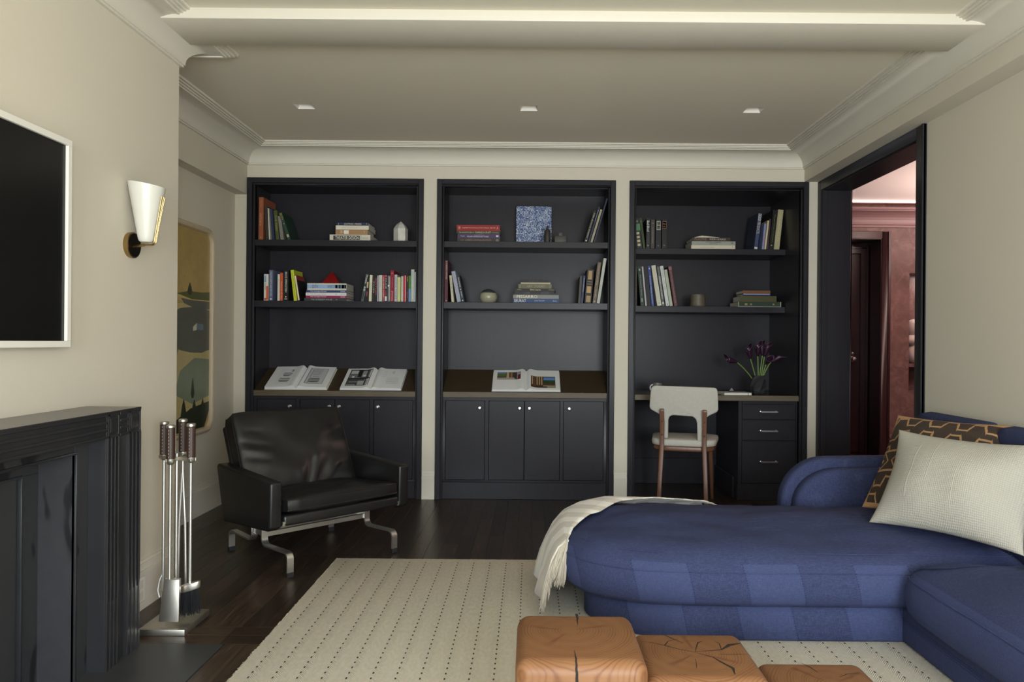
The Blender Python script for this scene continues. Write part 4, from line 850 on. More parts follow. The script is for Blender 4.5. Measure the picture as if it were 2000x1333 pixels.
# ------------------------------------------------------------------ cushions
def cushion_mb(w, h, t, rim, p=6, bulge=.02, n=22, pinch=0.0, wr=0.0, wsc=6.0, seed=0, corner=0.0, tf=None, folds=()):
    """cushion in local x (w), y (h), thickness along z"""
    def pt(u, v, sgn):
        x = w / 2 * u * (1 - pinch * (1 - v * v)); y = h / 2 * v * (1 - pinch * (1 - u * u))
        if corner:
            k = max(0, abs(u) - .8) / .2 * max(0, abs(v) - .8) / .2
            x *= 1 - corner * k; y *= 1 - corner * k
        e = max(0, (1 - abs(u) ** p)) ** .5 * max(0, (1 - abs(v) ** p)) ** .5
        z = sgn * (rim / 2 + (t - rim) / 2 * e + bulge * (1 - u * u) * (1 - v * v))
        if wr:
            d = e * wr * noise.noise((x * wsc + seed, y * wsc * 1.3, sgn * 3 + seed)); z += d
        if sgn > 0:
            for (ax, ay, bx_, by_, wd, dp_) in folds:       # pressed-in folds along short segments
                vx_, vy_ = bx_ - ax, by_ - ay; q = max(0, min(1, ((x - ax) * vx_ + (y - ay) * vy_) / (vx_ * vx_ + vy_ * vy_)))
                dd = (x - ax - q * vx_) ** 2 + (y - ay - q * vy_) ** 2; z += dp_ * math.exp(-dd / (wd * wd)) * e * (.35 + .65 * math.sin(math.pi * (.15 + .7 * q)))
        return (x, y, z)
    us = [math.sin((k / n - .5) * math.pi) for k in range(n + 1)]
    m = MB(); top = [[pt(u, v, 1) for u in us] for v in us]; bot = [[pt(u, v, -1) for u in us] for v in us]
    m.grid(top); N = (n + 1) ** 2; m.grid(bot)
    for k in range(n): m.f[-n * n + 0:]  # keep order
    per = [k for k in range(n + 1)] + [(k + 1) * (n + 1) + n for k in range(n)] + [n * (n + 1) + n - 1 - k for k in range(n)] + [(n - 1 - k) * (n + 1) for k in range(n - 1)]
    L = len(per)
    for k in range(L): m.f.append((per[k], per[(k + 1) % L], N + per[(k + 1) % L], N + per[k]))
    if tf: m.v = [tuple(tf @ Vector(q)) for q in m.v]
    ring_t = [m.v[i] for i in per]; ring_b = [m.v[N + i] for i in per]
    return m, ring_t, ring_b

# ------------------------------------------------------------------ leather armchair
t_ = NT('black_leather'); n1 = t_.noise(260, None, 3); n2 = t_.noise(7, None, 4)
m_leather = t_.fin(t_.mix(n2, (.0060, .0060, .0061), (.0115, .0114, .0114)), t_.math('MULTIPLY_ADD', n2, .12, .30)); t_.bump(n1, .08, .0006)
m_rubber = M('black_rubber', (.01, .01, .012), .6)
CH = thing('leather_armchair', 'low black leather armchair on a bent steel base by the bookcases', 'armchair', (-1.172, 4.04, 0), (0, 0, math.radians(45.9)))
L5 = dict(local=True)
for sx_ in (-1, 1):
    for sy_ in (-1, 1):
        x = .305 * sx_; y1 = .322 * sy_; yp = .036 * sy_
        pts = [(x, y1, .022), (x, y1, .085)]
        for k in range(1, 6): a = k / 5 * math.pi / 2; pts.append((x, y1 - sy_ * .03 * (1 - math.cos(a)), .085 + .03 * math.sin(a)))
        pts += [(x, yp + sy_ * .055, .108)]
        for k in range(1, 6): a = k / 5 * math.pi / 2; pts.append((x, yp + sy_ * (.055 - .035 * math.sin(a)), .108 + .035 * (1 - math.cos(a))))
        pts.append((x, yp + sy_ * .02, .225))
        lg = MB().bar(pts, .034, .009, (1, 0, 0)).build('leg', m_steel, CH, local=True, smooth=True, angle=50)
        MB().box(x - .0165, x + .0165, y1 - .008, y1 + .008, 0, .023).build('foot_cap', m_rubber, lg, local=True, bevel=.001, seg=1)
    MB().box(.305 * sx_ - .008, .305 * sx_ + .008, -.04, .04, .15, .225).build('spacer', m_steel, CH, local=True)
    for yy in (-.063, .063): MB().lathe([(.006, -.003), (.006, .003)], (.305 * sx_, yy, .185), 10, 'y').build('bolt', m_chrome, CH, local=True)
for yy in (-.045, .045): MB().box(-.305, .305, yy - .007, yy + .007, .143, .168).build('cross_bar', m_steel, CH, local=True, bevel=.001, seg=1)
# seat frame (tilted back), seat and back cushions
tl = math.radians(-5.5)
R = Matrix.Translation((0, -.02, .245)) @ Matrix.Rotation(tl, 4, 'X')
m = MB().box(-.335, .335, -.30, .27, -.024, .028); m.v = [tuple(R @ Vector(q)) for q in m.v]; m.build('seat_frame', m_leather, CH, local=True, bevel=.012, seg=3)
R = Matrix.Translation((0, -.035, .320)) @ Matrix.Rotation(tl, 4, 'X')
m, rt, rb = cushion_mb(.665, .60, .088, .050, 8, .014, 48, 0, .014, 5, 2, .04, R, ((-.31, -.26, -.24, -.20, .016, -.006), (.28, -.27, .2, -.2, .02, -.006), (.12, -.28, .06, -.2, .02, -.004)))
o = m.build('seat_cushion', m_leather, CH, local=True, smooth=True, angle=60)
for rg in (rt, rb): MB().tube(rg + rg[:2], .0028, 6, False).build('piping', m_leather, o, local=True, smooth=True)
R = Matrix.Translation((0, .232, .520)) @ Matrix.Rotation(math.radians(90 - 26), 4, 'X')
m, rt, rb = cushion_mb(.66, .475, .135, .085, 8, .024, 64, 0, .014, 5.5, 9, .03, R, ((.015, -.20, .06, -.08, .018, -.010), (.05, -.21, .10, -.07, .016, .009), (.085, -.20, .16, -.09, .018, -.009), (.12, -.21, .22, -.12, .016, .006), (-.02, -.21, -.02, -.12, .02, .006), (-.31, .06, -.17, .02, .016, -.007), (-.31, .02, -.16, -.02, .014, .006), (-.30, -.03, -.18, -.06, .014, -.006), (-.28, .12, -.2, .11, .014, -.005), (.30, .10, .18, .05, .02, -.006), (.31, .02, .22, 0, .02, .005), (.29, -.12, .2, -.15, .018, -.006)))
o = m.build('back_cushion', m_leather, CH, local=True, smooth=True, angle=60)
for rg in (rt, rb): MB().tube(rg + rg[:2], .003, 6, False).build('piping', m_leather, o, local=True, smooth=True)
R = Matrix.Translation((0, .290, .485)) @ Matrix.Rotation(math.radians(90 - 26), 4, 'X')
m = MB().box(-.325, .325, -.22, .21, -.035, .0); m.v = [tuple(R @ Vector(q)) for q in m.v]; m.build('back_frame', m_leather, CH, local=True, bevel=.01, seg=2)
for sx_ in (-1, 1):
    a, b = sorted((.342 * sx_, .405 * sx_))
    MB().prism([(-.315, .465), (.275, .492), (.295, .480), (.205, .195), (-.275, .228), (-.31, .245)], 'x', a, b).build('armrest', m_leather, CH, local=True, bevel=.014, seg=4)
    m = MB(); m.box(.322 * sx_ - .02, .322 * sx_ + .02, -.315, -.30, .250, .262); m.box(.330 * sx_ - .012, .330 * sx_ + .012, -.318, -.296, .258, .272)
    m.build('connector', m_chrome, CH, local=True, bevel=.001, seg=1)

# ------------------------------------------------------------------ upholstered desk chair, seen from behind
m_fab = M('oatmeal_wool', (.46, .44, .39), .9, var=.1, vs=60, bs=320, bstr=.25, bd=.0012)
m_walnut = M('walnut', (.14, .062, .033), .38, var=.3, vs=9, stretch=(5, 5, .5), bs=40, bstr=.05)
DC = thing('desk_chair', 'walnut chair with pale grey upholstered seat and cut-out back at the desk', 'chair', (1.108, 5.30, 0), (0, 0, math.radians(-14)))
k = 5.14 / FPX / 3.703
raw = [(262, 418), (690, 425), (704, 436), (709, 470), (713, 578), (706, 598), (642, 630), (630, 646), (626, 680), (612, 812), (570, 812), (566, 680), (558, 652), (536, 634), (395, 628), (372, 640), (364, 664), (362, 800), (330, 800), (336, 676), (330, 652), (316, 634), (236, 592), (228, 575), (236, 470), (242, 434)]
pts = [((a - 470) * k, .856 - (b - 420) * k) for a, b in raw]
m = MB().prism(pts, 'y', -.020, .020)
o = m.build('backrest', m_fab, DC, local=True, bevel=.010, seg=3)
for v in o.data.vertices:
    v.co.y += -.185 + .55 * v.co.x ** 2 - (v.co.z - .46) * .14
def rslab(hw_b, hw_f, y0, y1, r, z0, z1, bulge=0):
    o = []
    for (cx, cy, a0) in ((hw_f - r, y1 - r, 0), (-hw_f + r, y1 - r, 90), (-hw_b + r * 1.6, y0 + r * 1.6, 180), (hw_b - r * 1.6, y0 + r * 1.6, 270)):
        rr = r if a0 < 180 else r * 1.6
        for q in range(7): a = math.radians(a0 + 15 * q); o.append((cx + rr * math.cos(a), cy + rr * math.sin(a)))
    rows = [[(p[0] * s1, y0 + (y1 - y0) / 2 + (p[1] - (y0 + y1) / 2) * s1, zz) for p in o] for s1, zz in ((.96, z0), (.99, z0 + .006), (1.0, (z0 + z1) / 2), (.985, z1 - .006), (.95, z1), (.7, z1 + bulge * .6), (.35, z1 + bulge), (.02, z1 + bulge))]
    m = MB(); m.grid(rows, True); m.f.append(tuple(range(len(o) - 1, -1, -1))); return m
rslab(.222, .238, -.205, .225, .07, .440, .486, .008).build('seat_cushion', m_fab, DC, local=True, smooth=True, angle=50)
rslab(.214, .230, -.198, .215, .07, .405, .441).build('seat_rail', m_walnut, DC, local=True, smooth=True)
for s in (-1, 1):
    m = MB(); m.bar([(s * .160, -.262, 0), (s * .152, -.236, .22), (s * .143, -.214, .43), (s * .142, -.222, .56), (s * .143, -.252, .685), (s * .143, -.254, .700)], .030, .034, (1, 0, 0))
    m.build('rear_leg', m_walnut, DC, local=True, bevel=.005, seg=2)
    for zz in (.52, .615): MB().lathe([(.0045, -.004), (.006, 0)], (s * .142, -.238 - (zz - .52) * .14, zz), 10, 'y').build('screw_cap', m_brassd, DC, local=True)
    MB().tube([(s * .195, .262, 0), (s * .178, .175, .415)], [.012, .020], 14).build('front_leg', m_walnut, DC, local=True, smooth=True)

# ------------------------------------------------------------------ fireplace tools
TS = thing('fire_tool_stand', 'pewter fire tool stand with a square base beside the fireplace', 'tool stand', (-1.415, 2.975, 0))
MB().box(-1.505, -1.325, 2.868, 3.095, 0, .026).build('base_plate', m_pewter, TS, bevel=.003, seg=2)
cx_, cy_ = -1.418, 2.99
MB().tube([(cx_, cy_, .026), (cx_, cy_, .69)], .008, 12).build('post', m_steel, TS, smooth=True)
tl_pos = {'poker': (-1.484, 3.02), 'shovel': (-1.412, 2.925), 'tongs': (-1.424, 3.055), 'brush': (-1.345, 2.955)}
for nme, (x, y) in tl_pos.items():
    d = Vector((x - cx_, y - cy_, 0)); m = MB(); n_ = d.normalized(); pr_ = Vector((-n_.y, n_.x, 0)); ln = d.length + .016
    p0 = Vector((cx_, cy_, .672))
    for s in (-1, 1): m.bar([p0 + pr_ * s * .011, p0 + n_ * ln + pr_ * s * .011], .014, .006, (0, 0, 1))
    m.build('hook_bracket', m_pewter, TS, bevel=.001, seg=1)
m_lthr = M('brown_leather_grip', (.036, .017, .012), .45, var=.2, vs=30, bs=120, bstr=.1); m_stitch = M('cream_stitch', (.5, .45, .36), .7)
def tool(name, label, x, y, ztop, zend):
    t = thing(name, label, 'fire tool', (x, y, zend), group='fireplace tools')
    MB().tube([(x, y, zend), (x, y, ztop - .13)], .0062, 12).build('rod', m_steel, t, smooth=True)
    MB().lathe([(.0165, ztop - .135), (.0165, ztop - .013)], (x, y, 0), 20).build('grip', m_lthr, t, smooth=True)
    MB().lathe([(.015, ztop - .013), (.0175, ztop - .011), (.0175, ztop - .003), (.013, ztop)], (x, y, 0), 20).build('end_cap', m_pewter, t, smooth=True)
    MB().lathe([(.008, ztop - .158), (.012, ztop - .155), (.0175, ztop - .142), (.0175, ztop - .135)], (x, y, 0), 20).build('ferrule', m_pewter, t, smooth=True)
    m = MB()
    for q in range(9): z0 = ztop - .130 + q * .013; m.box(x - .0006, x + .0006, y - .0172, y - .0164, z0, z0 + .008)
    m.build('stitching', m_stitch, t)
    return t
x, y = tl_pos['poker']; t = tool('poker', 'leather-gripped poker at the left of the fire tool stand', x, y, .815, .05)
MB().tube([(x, y, .20), (x - .012, y - .004, .17), (x - .018, y - .006, .13), (x - .012, y - .004, .10)], .005, 8).build('hook', m_steel, t, smooth=True)
x, y = tl_pos['tongs']; t = tool('tongs', 'leather-gripped tongs at the back of the fire tool stand', x, y, .822, .60)
for s in (-1, 1): MB().tube([(x, y, .62), (x + s * .012, y, .40), (x + s * .018, y, .06)], .0055, 10).build('arm', m_steel, t, smooth=True)
x, y = tl_pos['shovel']; t = tool('shovel', 'leather-gripped ash shovel with a pewter pan on the fire tool stand', x, y, .812, .19)
m = MB()
a = [(-.030, -.008, .205), (.030, -.008, .205), (.030, .014, .205), (-.030, .014, .205)]; b = [(-.040, -.032, .045), (.040, -.032, .045), (.040, -.018, .045), (-.040, -.018, .045)]
m.add([(x + p + .012, y + q, r) for p, q, r in a + b], [(0, 1, 2, 3), (7, 6, 5, 4), (0, 4, 5, 1), (1, 5, 6, 2), (2, 6, 7, 3), (3, 7, 4, 0)]); m.build('pan', m_pewter, t, bevel=.004, seg=2)
x, y = tl_pos['brush']; t = tool('hearth_brush', 'leather-gripped hearth brush with dark bristles on the fire tool stand', x, y, .815, .175)
m = MB(); m.prism([(x + .042 * math.cos(a_) * (1 if abs(math.cos(a_)) < .99 else 1), y + .020 * math.sin(a_)) for a_ in (k_ * math.pi / 10 for k_ in range(20))], 'z', .150, .178)
m.v = [(p + (r - .16) * .0, q, r + (p - x) * .28) for p, q, r in m.v]
m.build('brush_head', m_pewter, t, bevel=.003, seg=2)
m = MB()
for q in range(230):
    a_, rr = random.uniform(0, 6.283), math.sqrt(random.random()); p0 = (x + .037 * rr * math.cos(a_), y + .016 * rr * math.sin(a_)); dz = (p0[0] - x) * .28
    dx_, dy_ = (p0[0] - x) * .25 + random.uniform(-.004, .004), random.uniform(-.006, .006); ln = random.uniform(.085, .105)
    m.tube([(p0[0], p0[1], .152 + dz), (p0[0] + dx_, p0[1] + dy_, .152 + dz - ln)], [.0011, .0007], 3, False)
m.build('bristles', M('black_bristle', (.012, .012, .014), .6), t, kind='stuff', fixn=False)

# ------------------------------------------------------------------ rug
t = NT('woven_rug'); xo, yo, zo = t.xyz(); sp = .0826
u = t.math('DIVIDE', t.math('SUBTRACT', xo, -.939), sp); fu = t.math('SUBTRACT', u, t.math('ROUND', u)); au = t.math('ABSOLUTE', fu)
wob = t.math('MULTIPLY', t.noise(60, None, 1), .35)
w_ = t.math('DIVIDE', t.math('ADD', yo, t.math('MULTIPLY', wob, .012)), .041); fw = t.math('ABSOLUTE', t.math('SUBTRACT', w_, t.math('ROUND', w_)))
dot = t.math('MULTIPLY', t.math('SUBTRACT', 1.0, t.step(au, .022, .042)), t.math('SUBTRACT', 1.0, t.step(fw, .12, .19)))
inside = t.math('MULTIPLY', t.math('GREATER_THAN', xo, -.97), t.math('LESS_THAN', yo, 3.84)); dot = t.math('MULTIPLY', dot, inside)
chev = t.math('SINE', t.math('MULTIPLY', t.math('ADD', yo, t.math('MULTIPLY', au, .11)), 620.0))
near = t.math('SUBTRACT', 1.0, t.step(au, .22, .30)); weave = t.math('MULTIPLY', t.math('SINE', t.math('MULTIPLY', xo, 1150.0)), t.math('SINE', t.math('MULTIPLY', yo, 900.0)))
hgt = t.math('ADD', t.math('MULTIPLY', t.math('MULTIPLY', chev, near), .9), t.math('MULTIPLY', weave, .45)); hgt = t.math('SUBTRACT', hgt, t.math('MULTIPLY', dot, 1.5))
nz = t.noise(90, t.map((1, .4, 1)), 4); nz2 = t.noise(2.4, None, 3)
base_c = t.mix(nz, rgb(194, 187, 170), rgb(232, 226, 210)); base_c = t.mix(t.math('MULTIPLY', t.step(hgt, -.2, 1.1), .5), base_c, rgb(236, 228, 208)); base_c = t.mix(t.math('MULTIPLY', nz2, .22), base_c, rgb(200, 190, 168))
m_rug = t.fin(t.mix(dot, base_c, rgb(52, 44, 40)), .95); t.bump(hgt, .55, .0025)
RG = thing('area_rug', 'beige flatwoven rug with rows of dark stitched dashes under the sofa', 'rug', (.5, 2.4, 0))
RX0, RX1, RY0, RY1 = -.997, 2.06, -1.1, 3.878  # unseen near part stretched past the camera to bounce light upward
o = MB().box(RX0, RX1, RY0, RY1, .0005, .0125).build('weave', m_rug, RG, bevel=.003, seg=2)
o.data.transform(Matrix.Translation(RG.location)); o.location = -RG.location
m = MB()
for q in range(2400):                                   # wool fuzz along the two visible edges
    if q % 2: x, y, dx_, dy_ = RX0, random.uniform(2.3, RY1), -1, random.uniform(-.6, .6)
    else: x, y, dx_, dy_ = random.uniform(RX0, .5), RY1, random.uniform(-.6, .6), 1
    z = random.uniform(.006, .0125); ln = random.uniform(.001, .0042)
    m.tube([(x, y, z), (x + dx_ * ln, y + dy_ * ln, z + random.uniform(-.004, .003))], [.0007, .0004], 3, False)
m.build('edge_fuzz', M('rug_fuzz', rgb(200, 189, 164), .95), RG, kind='stuff', fixn=False)

# ------------------------------------------------------------------ three cedar block tables
def cedar(name, cx, cy, seed):
    t = NT(name); xo, yo, zo = t.xyz(); dx = t.math('SUBTRACT', xo, cx); dy = t.math('SUBTRACT', yo, cy)
    n0 = t.noise(5 + seed, None, 3); n9 = t.noise(90, t.map((1, 1, .08)), 3)
    r = t.math('SQRT', t.math('ADD', t.math('MULTIPLY', dx, dx), t.math('MULTIPLY', dy, dy))); r = t.math('MULTIPLY_ADD', n0, .045, r)
    ring = t.math('MULTIPLY_ADD', t.math('SINE', t.math('MULTIPLY', r, 800.0)), .5, .5); wide = t.math('MULTIPLY_ADD', t.math('SINE', t.math('MULTIPLY', r, 150.0)), .5, .5)
    ring2 = t.math('MULTIPLY', t.math('POWER', ring, 3.0), t.math('MULTIPLY_ADD', wide, .6, .25))
    c = t.mix(t.noise(9, None, 4), (.17, .078, .033), (.25, .125, .056)); c = t.mix(t.math('MULTIPLY', ring2, .85), c, (.10, .034, .012)); c = t.mix(t.math('MULTIPLY', n9, .25), c, (.20, .08, .03))
    # red heartwood streaks running out from the pith
    ang = t.math('ARCTAN2', dy, dx); m_ = None
    for a0 in ((2.9, 0.3, -2.1), (1.62, -2.35, -.55), (.6, 2.2, -1.2))[seed]:
        dd = t.math('ABSOLUTE', t.math('SUBTRACT', t.math('MULTIPLY_ADD', n0, .5, ang), a0 + .25)); q = t.math('SUBTRACT', 1.0, t.step(dd, .02, .12)); m_ = q if m_ is None else t.math('MAXIMUM', m_, q)
    rng = t.math('MULTIPLY', t.step(r, .03, .06), t.math('SUBTRACT', 1.0, t.step(r, .10 + .02 * seed, .15)))
    c = t.mix(t.math('MULTIPLY', t.math('MULTIPLY', m_, rng), .6), c, (.11, .035, .018))
    t.b.inputs['Specular IOR Level'].default_value = .3; mm = t.fin(c, .48); t.bump(t.math('MULTIPLY_ADD', ring2, -1.0, n9), .12, .0012); return mm
m_crack = M('crack_dark', (.012, .007, .004), .9)
BR = .034
def prof_pt(x, q, x0, y0, y1, H, off=.0006):
    """q < 0: distance down the front from the edge arc; q >= 0 along the top"""
    rr = BR; arc = math.pi / 2 * rr
    if q >= arc: return (x, y0 + rr + (q - arc), H + off)
    if q >= 0:
        a = q / rr; return (x, y0 + rr - (rr + off) * math.cos(a), H - rr + (rr + off) * math.sin(a))
    return (x, y0 - off, H - rr + q)
def block(label, x0, x1, y0, y1, H, mat, cracks, rz=0):
    t = thing('wood_block_table', label, 'side table', ((x0 + x1) / 2, (y0 + y1) / 2, .0125), (0, 0, rz), 'cedar block tables')
    w, d, h = (x1 - x0) / 2, (y1 - y0) / 2, H - .0125
    MB().box(-w, w, -d, d, 0, h).build('block', mat, t, local=True, bevel=BR, seg=6, angle=60)
    for pts in cracks:                                  # each crack: [(x, y, half width)] on the top (y from -d) or bent over the front edge
        m = MB(); vs = []
        arc = math.pi / 2 * BR
        dense = []
        for (a, b) in zip(pts[:-1], pts[1:]):
            for k in range(6): f = k / 6; dense.append(tuple(a[i] + (b[i] - a[i]) * f for i in range(3)))
        dense.append(pts[-1])
        for i, (x, y, hw) in enumerate(dense):
            p, q = dense[max(i - 1, 0)], dense[min(i + 1, len(dense) - 1)]; tx, ty = q[0] - p[0], q[1] - p[1]; l = math.hypot(tx, ty) or 1
            j = .0012 * noise.noise((x * 90, y * 90, 3.1))
            for s in (-1, 1): vs.append(prof_pt(x - ty / l * hw * s + j, (y + tx / l * hw * s) + d - BR + arc, 0, -d, d, h))
        m.add(vs, [(2 * i, 2 * i + 1, 2 * i + 3, 2 * i + 2) for i in range(len(dense) - 1)]); m.build('crack', m_crack, t, local=True, fixn=False)
    return t
block('tallest cedar block table with rounded edges in the left foreground', -.028, .285, 1.722, 2.045, .405, cedar('cedar_tall', -.02, .035, 0),
      [[(-.012, -.30, .002), (-.013, -.19, .0035), (-.014, -.135, .002), (-.015, -.09, .0004)], [(.006, .15, .004), (.005, .11, .0025), (.003, .07, .0004)], [(-.06, .13, .0004), (-.03, .12, .0009), (-.01, .125, .0003)]])
block('middle cedar block table with wide star-shaped cracks', .296, .612, 1.835, 2.15, .315, cedar('cedar_cracked', .0, .01, 1),
      [[(.0, .015, .0004), (.04, .022, .0016), (.075, .03, .002), (.105, .062, .006), (.14, .075, .002)], [(.0, .012, .0006), (-.04, .03, .001), (-.075, .055, .002), (-.06, .085, .0012), (-.03, .1, .0006)], [(.0, .015, .0005), (.012, .05, .0015), (.02, .075, .002), (.035, .085, .001)], [(-.075, .055, .0014), (-.11, .075, .001), (-.14, .08, .0004)],
       [(-.02, .07, .0006), (-.05, .11, .002), (-.07, .14, .001)], [(.0, .01, .0005), (.04, -.02, .0016), (.055, -.05, .003), (.075, -.085, .004), (.07, -.12, .001)], [(.075, .03, .001), (.08, .07, .0015), (.07, .085, .0006)], [(.06, .0, .0005), (.1, .002, .0012), (.14, .0, .0006), (.145, -.02, .0004)], [(-.01, -.03, .0005), (-.015, -.07, .0008), (-.02, -.09, .0003)]], 0)
block('lowest cedar block table at the right, partly cut by the picture edge', .648, .955, 1.82, 2.135, .240, cedar('cedar_low', .02, .01, 2),
      [[(-.02, .14, .0006), (-.005, .11, .002), (.004, .08, .0006)], [(.05, .05, .0004), (.08, .07, .0012), (.12, .08, .0005)]])
# ------------------------------------------------------------------ blue sectional sofa
t = NT('blue_linen'); xo, yo, zo = t.xyz(); n1 = t.noise(1.0, t.map((420, 420, 60)), 2); n2 = t.noise(1.0, t.map((60, 420, 420)), 2); n3 = t.noise(1.0, t.map((9, 95, 9), rot=(0, 0, .75)), 4, .6); n4 = t.noise(3, None, 3)
ph = t.math('FRACT', t.math('MULTIPLY', t.math('ADD', t.math('MULTIPLY_ADD', zo, .22, xo), t.math('MULTIPLY', t.math('GREATER_THAN', zo, .163), -.047)), 1 / .415))
patch = t.math('MULTIPLY', t.math('LESS_THAN', ph, .5), t.math('LESS_THAN', zo, .318))
e1 = t.math('ABSOLUTE', t.math('SUBTRACT', ph, .5)); e0 = t.math('MINIMUM', ph, t.math('SUBTRACT', 1.0, ph)); ed = t.math('MINIMUM', e1, e0)
dash = t.math('GREATER_THAN', t.math('SINE', t.math('MULTIPLY', zo, 700.0)), -.2)
seam = t.math('MULTIPLY', t.math('MULTIPLY', t.math('SUBTRACT', 1.0, t.step(ed, .004, .009)), t.math('LESS_THAN', zo, .318)), dash)
tw = t.math('SINE', t.math('MULTIPLY', t.math('ADD', xo, zo), 1300.0))
wv = t.math('MULTIPLY', n1, n2)
c = t.mix(t.step(wv, .02, .58), (.026, .031, .071), (.059, .075, .168)); c = t.mix(t.math('MULTIPLY', t.math('MULTIPLY', t.step(n3, .55, .72), t.step(n4, .42, .62)), t.math('MULTIPLY', t.step(zo, .33, .36), .30)), c, (.15, .17, .27)); c = t.mix(t.math('MULTIPLY', n4, .35), c, (.031, .037, .080))  # pale streaks on the upper surfaces paint highlights into the linen
lt = t.mix(t.math('MULTIPLY_ADD', tw, .14, .20), c, (.086, .114, .255))
c = t.mix(patch, c, lt); c = t.mix(t.math('MULTIPLY', seam, .75), c, (.022, .030, .085))
m_blue = t.fin(c, .85); t.b.inputs['Specular IOR Level'].default_value = .15
t.bump(t.math('ADD', t.math('MULTIPLY', wv, 1.4), t.math('SUBTRACT', t.math('MULTIPLY', t.math('MULTIPLY', tw, patch), .25), t.math('MULTIPLY', seam, .8))), .45, .0016)
def smooth_closed(ctrl, n):
    o = []; L = len(ctrl)
    for i in range(L):
        p0, p1, p2, p3 = [Vector(ctrl[(i + k) % L]) for k in (-1, 0, 1, 2)]
        for k in range(n):
            u = k / n; o.append(.5 * ((2 * p1) + (p2 - p0) * u + (2 * p0 - 5 * p1 + 4 * p2 - p3) * u * u + (3 * p1 - p0 - 3 * p2 + p3) * u ** 3))
    return o
def normals(o):
    L = len(o); r = []
    for i in range(L):
        d = o[(i + 1) % L] - o[i - 1]; r.append(Vector((d.y, -d.x)).normalized())
    return r
def area2(o): return sum(o[i - 1].x * o[i].y - o[i].x * o[i - 1].y for i in range(len(o)))
def pebble(ctrl, n, prof, spine, crown, rings=12, wr=0.0, seed=0.0, flatbot=True):
    """prof: [(inset, z)] bottom to top edge; spine: (xa, xb, ya, yb) box the top closes onto"""
    o = smooth_closed(ctrl, n)
    if area2(o) < 0: o = o[::-1]
    nm = normals(o); rows = []
    for (ins, z) in prof: rows.append([(p.x - q.x * ins, p.y - q.y * ins, z) for p, q in zip(o, nm)])
    last = rows[-1]; zt = prof[-1][1]
    for k in range(1, rings + 1):
        f = k / rings; rr = []
        for (x, y, z) in last:
            sxx = min(max(x, spine[0]), spine[1]); syy = min(max(y, spine[2]), spine[3])
            rr.append((x + (sxx - x) * f, y + (syy - y) * f, zt + crown * math.sin(f * math.pi / 2)))
        rows.append(rr)
    if wr:
        rows = [[(x, y, z + wr * noise.noise((x * 4.5 + seed, y * 6, 1.3)) * (1 if i > len(prof) - 3 else .3) + wr * .5 * noise.noise((x * 11, y * 13 + seed, .7)) * (i > len(prof) - 3)) for (x, y, z) in r] for i, r in enumerate(rows)]
    m = MB(); m.grid(rows, True)
    if flatbot: m.f.append(tuple(range(len(o) - 1, -1, -1)))
    return m, o, nm
SO = thing('sectional_sofa', 'deep blue linen sectional sofa with a rounded chaise end', 'sofa', (1.4, 3.0, 0))
CT = [(1.42, 2.775), (1.15, 2.775), (.85, 2.775), (.60, 2.782), (.40, 2.818), (.24, 2.905), (.150, 3.04), (.122, 3.20), (.118, 3.36), (.140, 3.52), (.215, 3.65), (.36, 3.725), (.58, 3.745), (.85, 3.735), (1.10, 3.71), (1.35, 3.685), (1.65, 3.68), (1.88, 3.66), (1.93, 3.5), (1.93, 3.2), (1.93, 2.95), (1.88, 2.79), (1.65, 2.775)]
CPROF = [(.060, .150), (.034, .154), (.012, .178), (.002, .215), (.0, .25), (.008, .290), (.026, .322), (.055, .345), (.095, .362)]
m, chO, chN = pebble(CT, 6, CPROF, (.52, 1.65, 3.25, 3.25), .048, 14, .012, 4.0)
cu = m.build('chaise_cushion', m_blue, SO, smooth=True, angle=75)
cu.data.transform(Matrix.Translation(SO.location)); cu.location = -SO.location
def worldobj(o):
    o.data.transform(Matrix.Translation(SO.location)); o.location = -SO.location; return o
BT = [(1.45, 2.832), (1.0, 2.832), (.65, 2.838), (.45, 2.875), (.32, 2.97), (.25, 3.08), (.245, 3.2), (.30, 3.33), (.42, 3.45), (.6, 3.54), (.9, 3.60), (1.4, 3.62), (1.9, 3.62), (2.0, 3.55), (2.0, 3.0), (1.97, 2.85), (1.9, 2.832)]
m, _, _ = pebble(BT, 5, [(.012, .0130), (0, .022), (0, .10), (.004, .140), (.022, .156)], (.6, 1.6, 3.22, 3.22), 0, 2); worldobj(m.build('chaise_base', m_blue, SO, smooth=True, angle=60))
for xx, yy in ((.5, 3.0), (.5, 3.4), (1.7, 3.0), (1.7, 3.5)): MB().lathe([(.025, .0126), (.025, .02)], (xx, yy, 0), 12).build('foot', m_black, SO)
def ring_seam(o, nm, ins, z, r, name, i0=None, i1=None):
    ps = [(p.x - q.x * ins, p.y - q.y * ins, z + .012 * noise.noise((p.x * 4.5 + 4, p.y * 6, 1.3)) * .3) for p, q in zip(o, nm)]
    worldobj(MB().tube(ps + ps[:2], r, 6, False).build(name, m_blue, SO, smooth=True))
ring_seam(chO, chN, .007, .288, .0026, 'seam_welt'); ring_seam(chO, chN, .060, .348, .0022, 'seam_welt')
